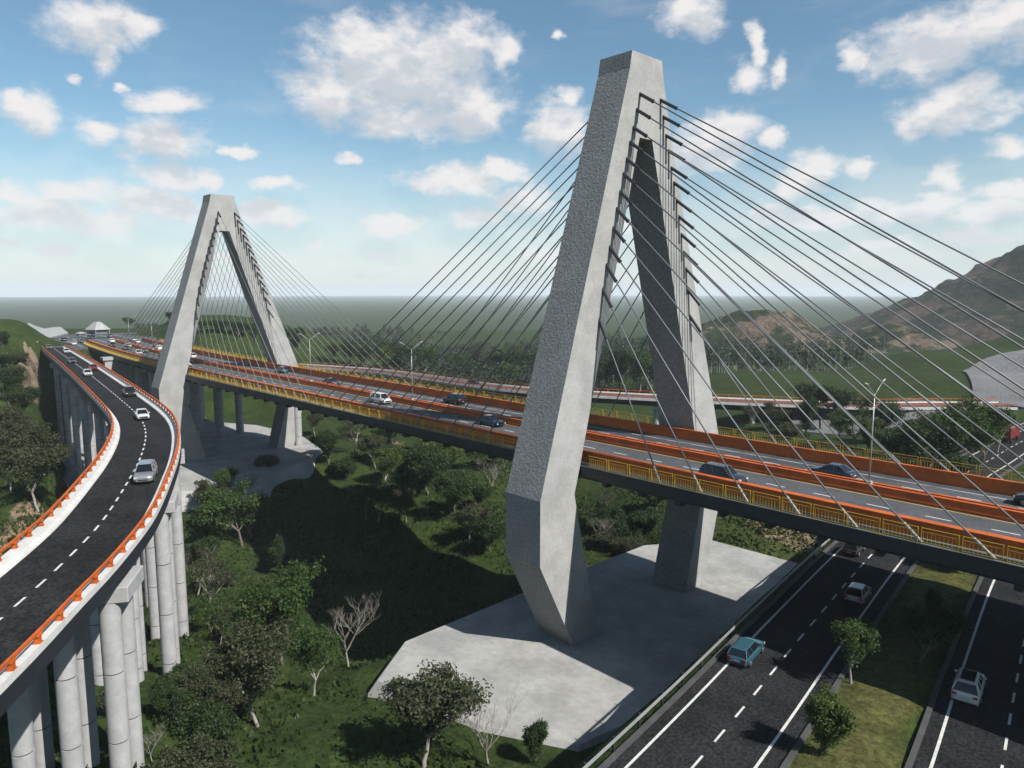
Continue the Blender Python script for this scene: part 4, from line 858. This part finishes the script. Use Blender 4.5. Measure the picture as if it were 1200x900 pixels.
def car(kind, pcol, loc, head, label, group, near=True, name='car', glass_roof=False):
    L, W, H, belt, hood, deck_h, cb, cr = CARS[kind]; w2 = W/2
    r = empty(name, loc, head); sz = .84 if 'viaduct' in group else .92; r.scale = (sz, sz, sz); tag(r, label, name.replace('_', ' ') if name != 'car' else 'car', group)
    pm = 'paint_'+pcol
    def sec(x, wf, zb, zt):
        a = w2*wf
        return [(x, -a*.90, zb), (x, -a*.985, zb+.10), (x, -a, zb+.30), (x, -a*.99, zt-.14), (x, -a*.90, zt-.02), (x, -a*.5, zt+.02), (x, a*.5, zt+.02), (x, a*.90, zt-.02), (x, a*.99, zt-.14), (x, a, zb+.30), (x, a*.985, zb+.10), (x, a*.90, zb)]
    m = MB(); h = L/2
    loft(m, [sec(-h, .70, .36, deck_h-.24), sec(-h+.04, .84, .30, deck_h-.12), sec(-h+.14, .925, .26, deck_h-.03), sec(-h+.4, .985, .22, deck_h), sec(cb[0]+.1, 1.0, .20, belt), sec((cb[0]+cb[1])/2, 1.0, .20, belt-.01), sec(cb[1], 1.0, .20, max(belt-.03, hood)),
             sec(h-.65, .98, .22, hood-.03), sec(h-.25, .93, .24, hood-.12), sec(h-.08, .83, .28, hood-.22), sec(h, .66, .36, hood-.34)])
    b = m.build('body', pm, r); smooth_by_angle(b, 40)
    bz, rz = belt-.02, H-.05; bw, rw = w2*.92, w2*.69
    A = [Vector((cb[0], -bw, bz)), Vector((cb[1], -bw*.96, max(bz, hood-.03))), Vector((cb[1], bw*.96, max(bz, hood-.03))), Vector((cb[0], bw, bz))]
    T = [Vector((cr[0], -rw, rz)), Vector((cr[1], -rw, rz)), Vector((cr[1], rw, rz)), Vector((cr[0], rw, rz))]
    nc = (sum(A, Vector())+sum(T, Vector()))/8
    def pane(nm, i, j):
        m = MB(); q = [A[i], A[j], T[j], T[i]]; c = sum(q, Vector())/4; q2 = [c+(p-c)*.97 for p in q]; n_ = (q2[1]-q2[0]).cross(q2[3]-q2[0]).normalized()
        if n_.dot(c-nc) < 0: n_ = -n_
        m.add([p for p in q2]+[p-n_*.03 for p in q2], [(0, 1, 2, 3), (7, 6, 5, 4), (0, 4, 5, 1), (1, 5, 6, 2), (2, 6, 7, 3), (3, 7, 4, 0)]); return m.build(nm, 'glass', r)
    pane('windscreen', 1, 2); pane('rear_window', 3, 0); pane('side_window', 0, 1); pane('side_window', 2, 3)
    m = MB()                                                        # roof skin, pillars and inner shell
    ro = [Vector((T[k].x+(-.06 if k in (0, 3) else .06), T[k].y*1.05, rz)) for k in range(4)]; top = [Vector((p.x*.90+.02, p.y*.74, rz+.07)) for p in ro]
    m.add(ro+top, [(0, 3, 2, 1), (4, 5, 6, 7), (0, 1, 5, 4), (1, 2, 6, 5), (2, 3, 7, 6), (3, 0, 4, 7)])
    for k in range(4): m.bar(A[k], T[k], .09, .09)
    mid = .45
    for sg in (0, 3):
        a = A[0 if sg == 0 else 3].lerp(A[1 if sg == 0 else 2], mid); t = T[0 if sg == 0 else 3].lerp(T[1 if sg == 0 else 2], mid); m.bar(a, t, .08, .07)
        if kind in ('suv', 'wagon', 'van'):
            a = A[0 if sg == 0 else 3].lerp(A[1 if sg == 0 else 2], .17); t = T[0 if sg == 0 else 3].lerp(T[1 if sg == 0 else 2], .12); m.bar(a, t, .09, .07)
    ro_ = m.build('roof', pm, r); bm_ = ro_.modifiers.new('bevel', 'BEVEL'); bm_.width = .02
    if glass_roof:
        m = MB(); m.box(cr[0]+.35, cr[1]-.05, -rw*.72, rw*.72, rz+.05, rz+.075); m.build('glass_roof', 'glass', r)
    wr = .33 if kind != 'suv' else .37
    for sx in (-h+.85, h-.85):
        for sy in (-1, 1):
            m = MB(); m.tube((0, -.10, 0), (0, .10, 0), wr, n=16); o = m.build('wheel', 'rubber', r); o.location = (sx, sy*(w2-.075), wr)
            if near: m = MB(); m.tube((0, sy*.095, 0), (0, sy*.115, 0), wr*.66, wr*.6, n=12); m.build('rim', 'rim_alloy', o)
    for sy in (-1, 1):
        m = MB(); m.box(h-.16, h-.02, sy*w2*.68-.17, sy*w2*.68+.17, hood-.40, hood-.25); q = m.build('headlight', 'head_lamp', r)
        m = MB(); m.box(-h+.0, -h+.16, sy*w2*.70-.13, sy*w2*.70+.17, deck_h-.30, deck_h-.14); m.build('tail_light', 'tail_lamp', r)
        if near: m = MB(); m.box(cb[1]-.28, cb[1]-.12, sy*(w2+.02)-.10, sy*(w2+.02)+.10, belt+.02, belt+.15); m.build('mirror', pm, r)
    if near:
        m = MB(); m.box(-h-.012, -h+.02, -.25, .25, .52, .64); m.build('number_plate', 'plate', r)
        m = MB(); m.box(h-.10, h+.004, -.45, .45, .40, .52); m.build('grille', 'rubber', r)
        m = MB(); m.box(-h+.0, -h+.06, -w2*.8, w2*.8, .24, .40); m.build('bumper', 'rubber', r)
        m = MB(); m.box(h-.10, h-.01, -w2*.66, w2*.66, .26, .36); m.build('bumper', 'rubber', r)
    return r
def on_path(path, x, y, off):
    s = path.nearest(x, y); return path.at(s, off)
def hcar(px, py, kind, c, label, off, flip=False):
    g = on_z(px, py, HZ); y = g[1]; p, h = HWY.at(HWY.nearest(float(hwy_x(y)), y), -off)
    car(kind, c, (p[0], p[1], HZ+.008), h+(math.pi if flip else 0), label, 'cars on the highway', glass_roof=(c == 'white'))
hcar(862, 770, 'wagon', 'teal', 'teal estate car driving in the sunlit lane by the guard rail', 1.9)
hcar(986, 702, 'hatch', 'silver', 'silver hatchback on the highway in the shadow of the bridge', 6.0)
hcar(1120, 830, 'suv', 'white', 'white car with dark glass roof on the far highway carriageway', 16.0)
hcar(993, 645, 'hatch', 'charcoal', 'dark car on the highway directly beneath the bridge edge', 2.6)
def dcar(x, off, kind, c, label, toward=False, near=True):
    s = DECK.s[int(np.argmin(abs(DECK.p[:, 0]-x)))]; p, h = DECK.at(s, off)
    car(kind, c, (p[0], p[1], DZ+.034), h+(math.pi if toward else 0), label, 'cars on the bridge deck', near)
dcar(-34.8, 6.9, 'suv', 'charcoal', 'dark grey sport utility car beside the front orange barrier', True)
dcar(-27.2, -2.2, 'sedan', 'navy', 'dark blue saloon car beside the median lamp post', False)
dcar(-97, 3.4, 'van', 'white', 'white van on the bridge halfway between the pylons', True)
dcar(-88.5, -4.9, 'suv', 'black', 'black sport utility car in the far carriageway between the pylons', False)
dcar(-71, 3.4, 'sedan', 'navy', 'navy saloon on the near carriageway left of the tall pylon', True)
dcar(-122, -2.2, 'sedan', 'charcoal', 'charcoal saloon in the far carriageway by the second lamp', False)
dcar(-149, -4.9, 'hatch', 'teal', 'dark teal hatchback passing the farther pylon', False)
dcar(-12.9, -4.9, 'suv', 'black', 'black sport utility car on the bridge above the highway', False)
for i, (x, off, k, c) in enumerate([(-176, 6, 'sedan', 'white'), (-184, 3, 'hatch', 'silver'), (-190, 6, 'sedan', 'grey'), (-198, -2.2, 'hatch', 'white'), (-205, 3, 'suv', 'beige'), (-212, -5, 'sedan', 'red'), (-218, 6.2, 'hatch', 'white'), (-226, 3, 'sedan', 'silver'), (-233, -2.4, 'suv', 'white'), (-240, 5, 'sedan', 'grey'), (-246, -5, 'hatch', 'red'), (-251, 2.6, 'sedan', 'white'), (-257, 6, 'suv', 'charcoal')]):
    dcar(x, off, k, c, '%s %s queuing on the bridge beyond the farther pylon' % ({'charcoal': 'dark', 'grey': 'grey'}.get(c, c), {'sedan': 'saloon', 'hatch': 'hatchback', 'suv': 'sport utility car', 'van': 'van'}[k]), off > 0, False)
for i, (x, y, k, c, hd) in enumerate([(-275, 58, 'sedan', 'white', 2.9), (-284, 62, 'hatch', 'silver', .2), (-278, 70, 'suv', 'white', 3.0), (-292, 66, 'sedan', 'grey', .1), (-296, 75, 'hatch', 'red', 2.9), (-283, 78, 'sedan', 'beige', 3.1), (-305, 70, 'suv', 'charcoal', .2), (-312, 78, 'sedan', 'navy', 3.0), (-270, 76, 'hatch', 'white', 3.0), (-300, 60, 'sedan', 'charcoal', 3.0)]):
    car(k, c, (x, y, 18.63), hd, '%s %s waiting on the far asphalt plaza' % ({'charcoal': 'dark'}.get(c, c), {'sedan': 'saloon', 'hatch': 'hatchback', 'suv': 'sport utility car'}[k]), 'cars on the plaza', False)
def rcar(px, py, kind, c, label, off, toward=True, near=True):
    g = on_z(px, py, 19.84); p, h = on_path(RAMP, g[0], g[1], off)
    car(kind, c, (p[0], p[1], p[2]+.034), h+(math.pi if toward else 0), label, 'cars on the curved viaduct', near)
rcar(170, 563, 'suv', 'silver', 'silver sport utility car on the outer lane of the viaduct bend', -1.35)
rcar(157, 491, 'sedan', 'white', 'white saloon straddling the dashed line on the curved viaduct', -.2)
rcar(155, 463, 'suv', 'black', 'black sport utility car beside the outer viaduct parapet', -1.7)
rcar(112, 433, 'sedan', 'red', 'red saloon on the viaduct beside the outer parapet', -1.6, near=False)
rcar(101, 440, 'hatch', 'white', 'white hatchback on the viaduct next to the red saloon', 0.6, near=False)
rcar(80, 424, 'sedan', 'grey', 'grey saloon farther along the viaduct', 0.4, near=False)
rcar(78, 411, 'hatch', 'white', 'white hatchback at the far end of the outer viaduct parapet', -1.4, near=False)
rcar(57, 405, 'sedan', 'silver', 'silver saloon arriving at the far end of the viaduct', 1.3, near=False)
p, h = BACK.at(BACK.nearest(-170, 141), 1.9); car('sedan', 'charcoal', (p[0], p[1], p[2]+.025), h, 'dark saloon on the low road viaduct behind the bridge', 'cars on the back viaduct', False)
g = on_z(1190, 519, HZ); p, h = HWY.at(HWY.nearest(float(hwy_x(g[1])), g[1]), -2.4)
def truck(loc, head):
    r = empty('truck', loc, head); tag(r, 'red box truck on the highway beyond the bridge', 'truck')
    m = MB(); m.box(-3.4, 1.5, -1.15, 1.15, 1.0, 3.1); q = m.build('cargo_box', 'paint_red', r); b = q.modifiers.new('bevel', 'BEVEL'); b.width = .06
    m = MB(); loft(m, [[(1.65, -1.1, .55), (1.65, 1.1, .55), (1.65, 1.1, 2.5), (1.65, -1.1, 2.5)], [(2.9, -1.1, .55), (2.9, 1.1, .55), (2.9, 1.05, 2.4), (2.9, -1.05, 2.4)], [(3.4, -1.05, .55), (3.4, 1.05, .55), (3.35, 1.0, 1.5), (3.35, -1.0, 1.5)]]); m.build('cab', 'paint_red', r)
    m = MB(); m.add([(2.95, -.95, 2.3), (2.95, .95, 2.3), (3.39, .9, 1.56), (3.39, -.9, 1.56)], [(0, 1, 2, 3)]); m.build('windscreen', 'glass', r)
    m = MB(); m.box(-3.4, 2.8, -.5, .5, .55, .98); m.build('chassis', 'rubber', r)
    for x in (-2.4, 2.3):
        for sy in (-1, 1): m = MB(); m.tube((0, -.15, 0), (0, .15, 0), .48, n=16); o = m.build('wheel', 'rubber', r); o.location = (x, sy*.98, .48)
truck((p[0], p[1], HZ+.008), h)

# ------------------------------------------------------------------ haze: an even, pale air over the whole place
hz = bpy.data.materials.new('haze_air'); hz.use_nodes = True; t = NT(hz.node_tree); t.n.clear()
ho = t.new('ShaderNodeOutputMaterial'); hv = t.new('ShaderNodeVolumePrincipled'); hv.inputs['Color'].default_value = (0.86, 0.95, 1.0, 1)
hv.inputs['Density'].default_value = 0.00013; hv.inputs['Anisotropy'].default_value = 0.0; t.link(hv.outputs[0], ho.inputs['Volume'])
MAT['haze_air'] = hz
m = MB(); E2 = 13500; m.box(-E2, E2, -E2, E2, -29, 112); hb = m.build('haze', 'haze_air'); hb['kind'] = 'stuff'
hb.display_type = 'WIRE'
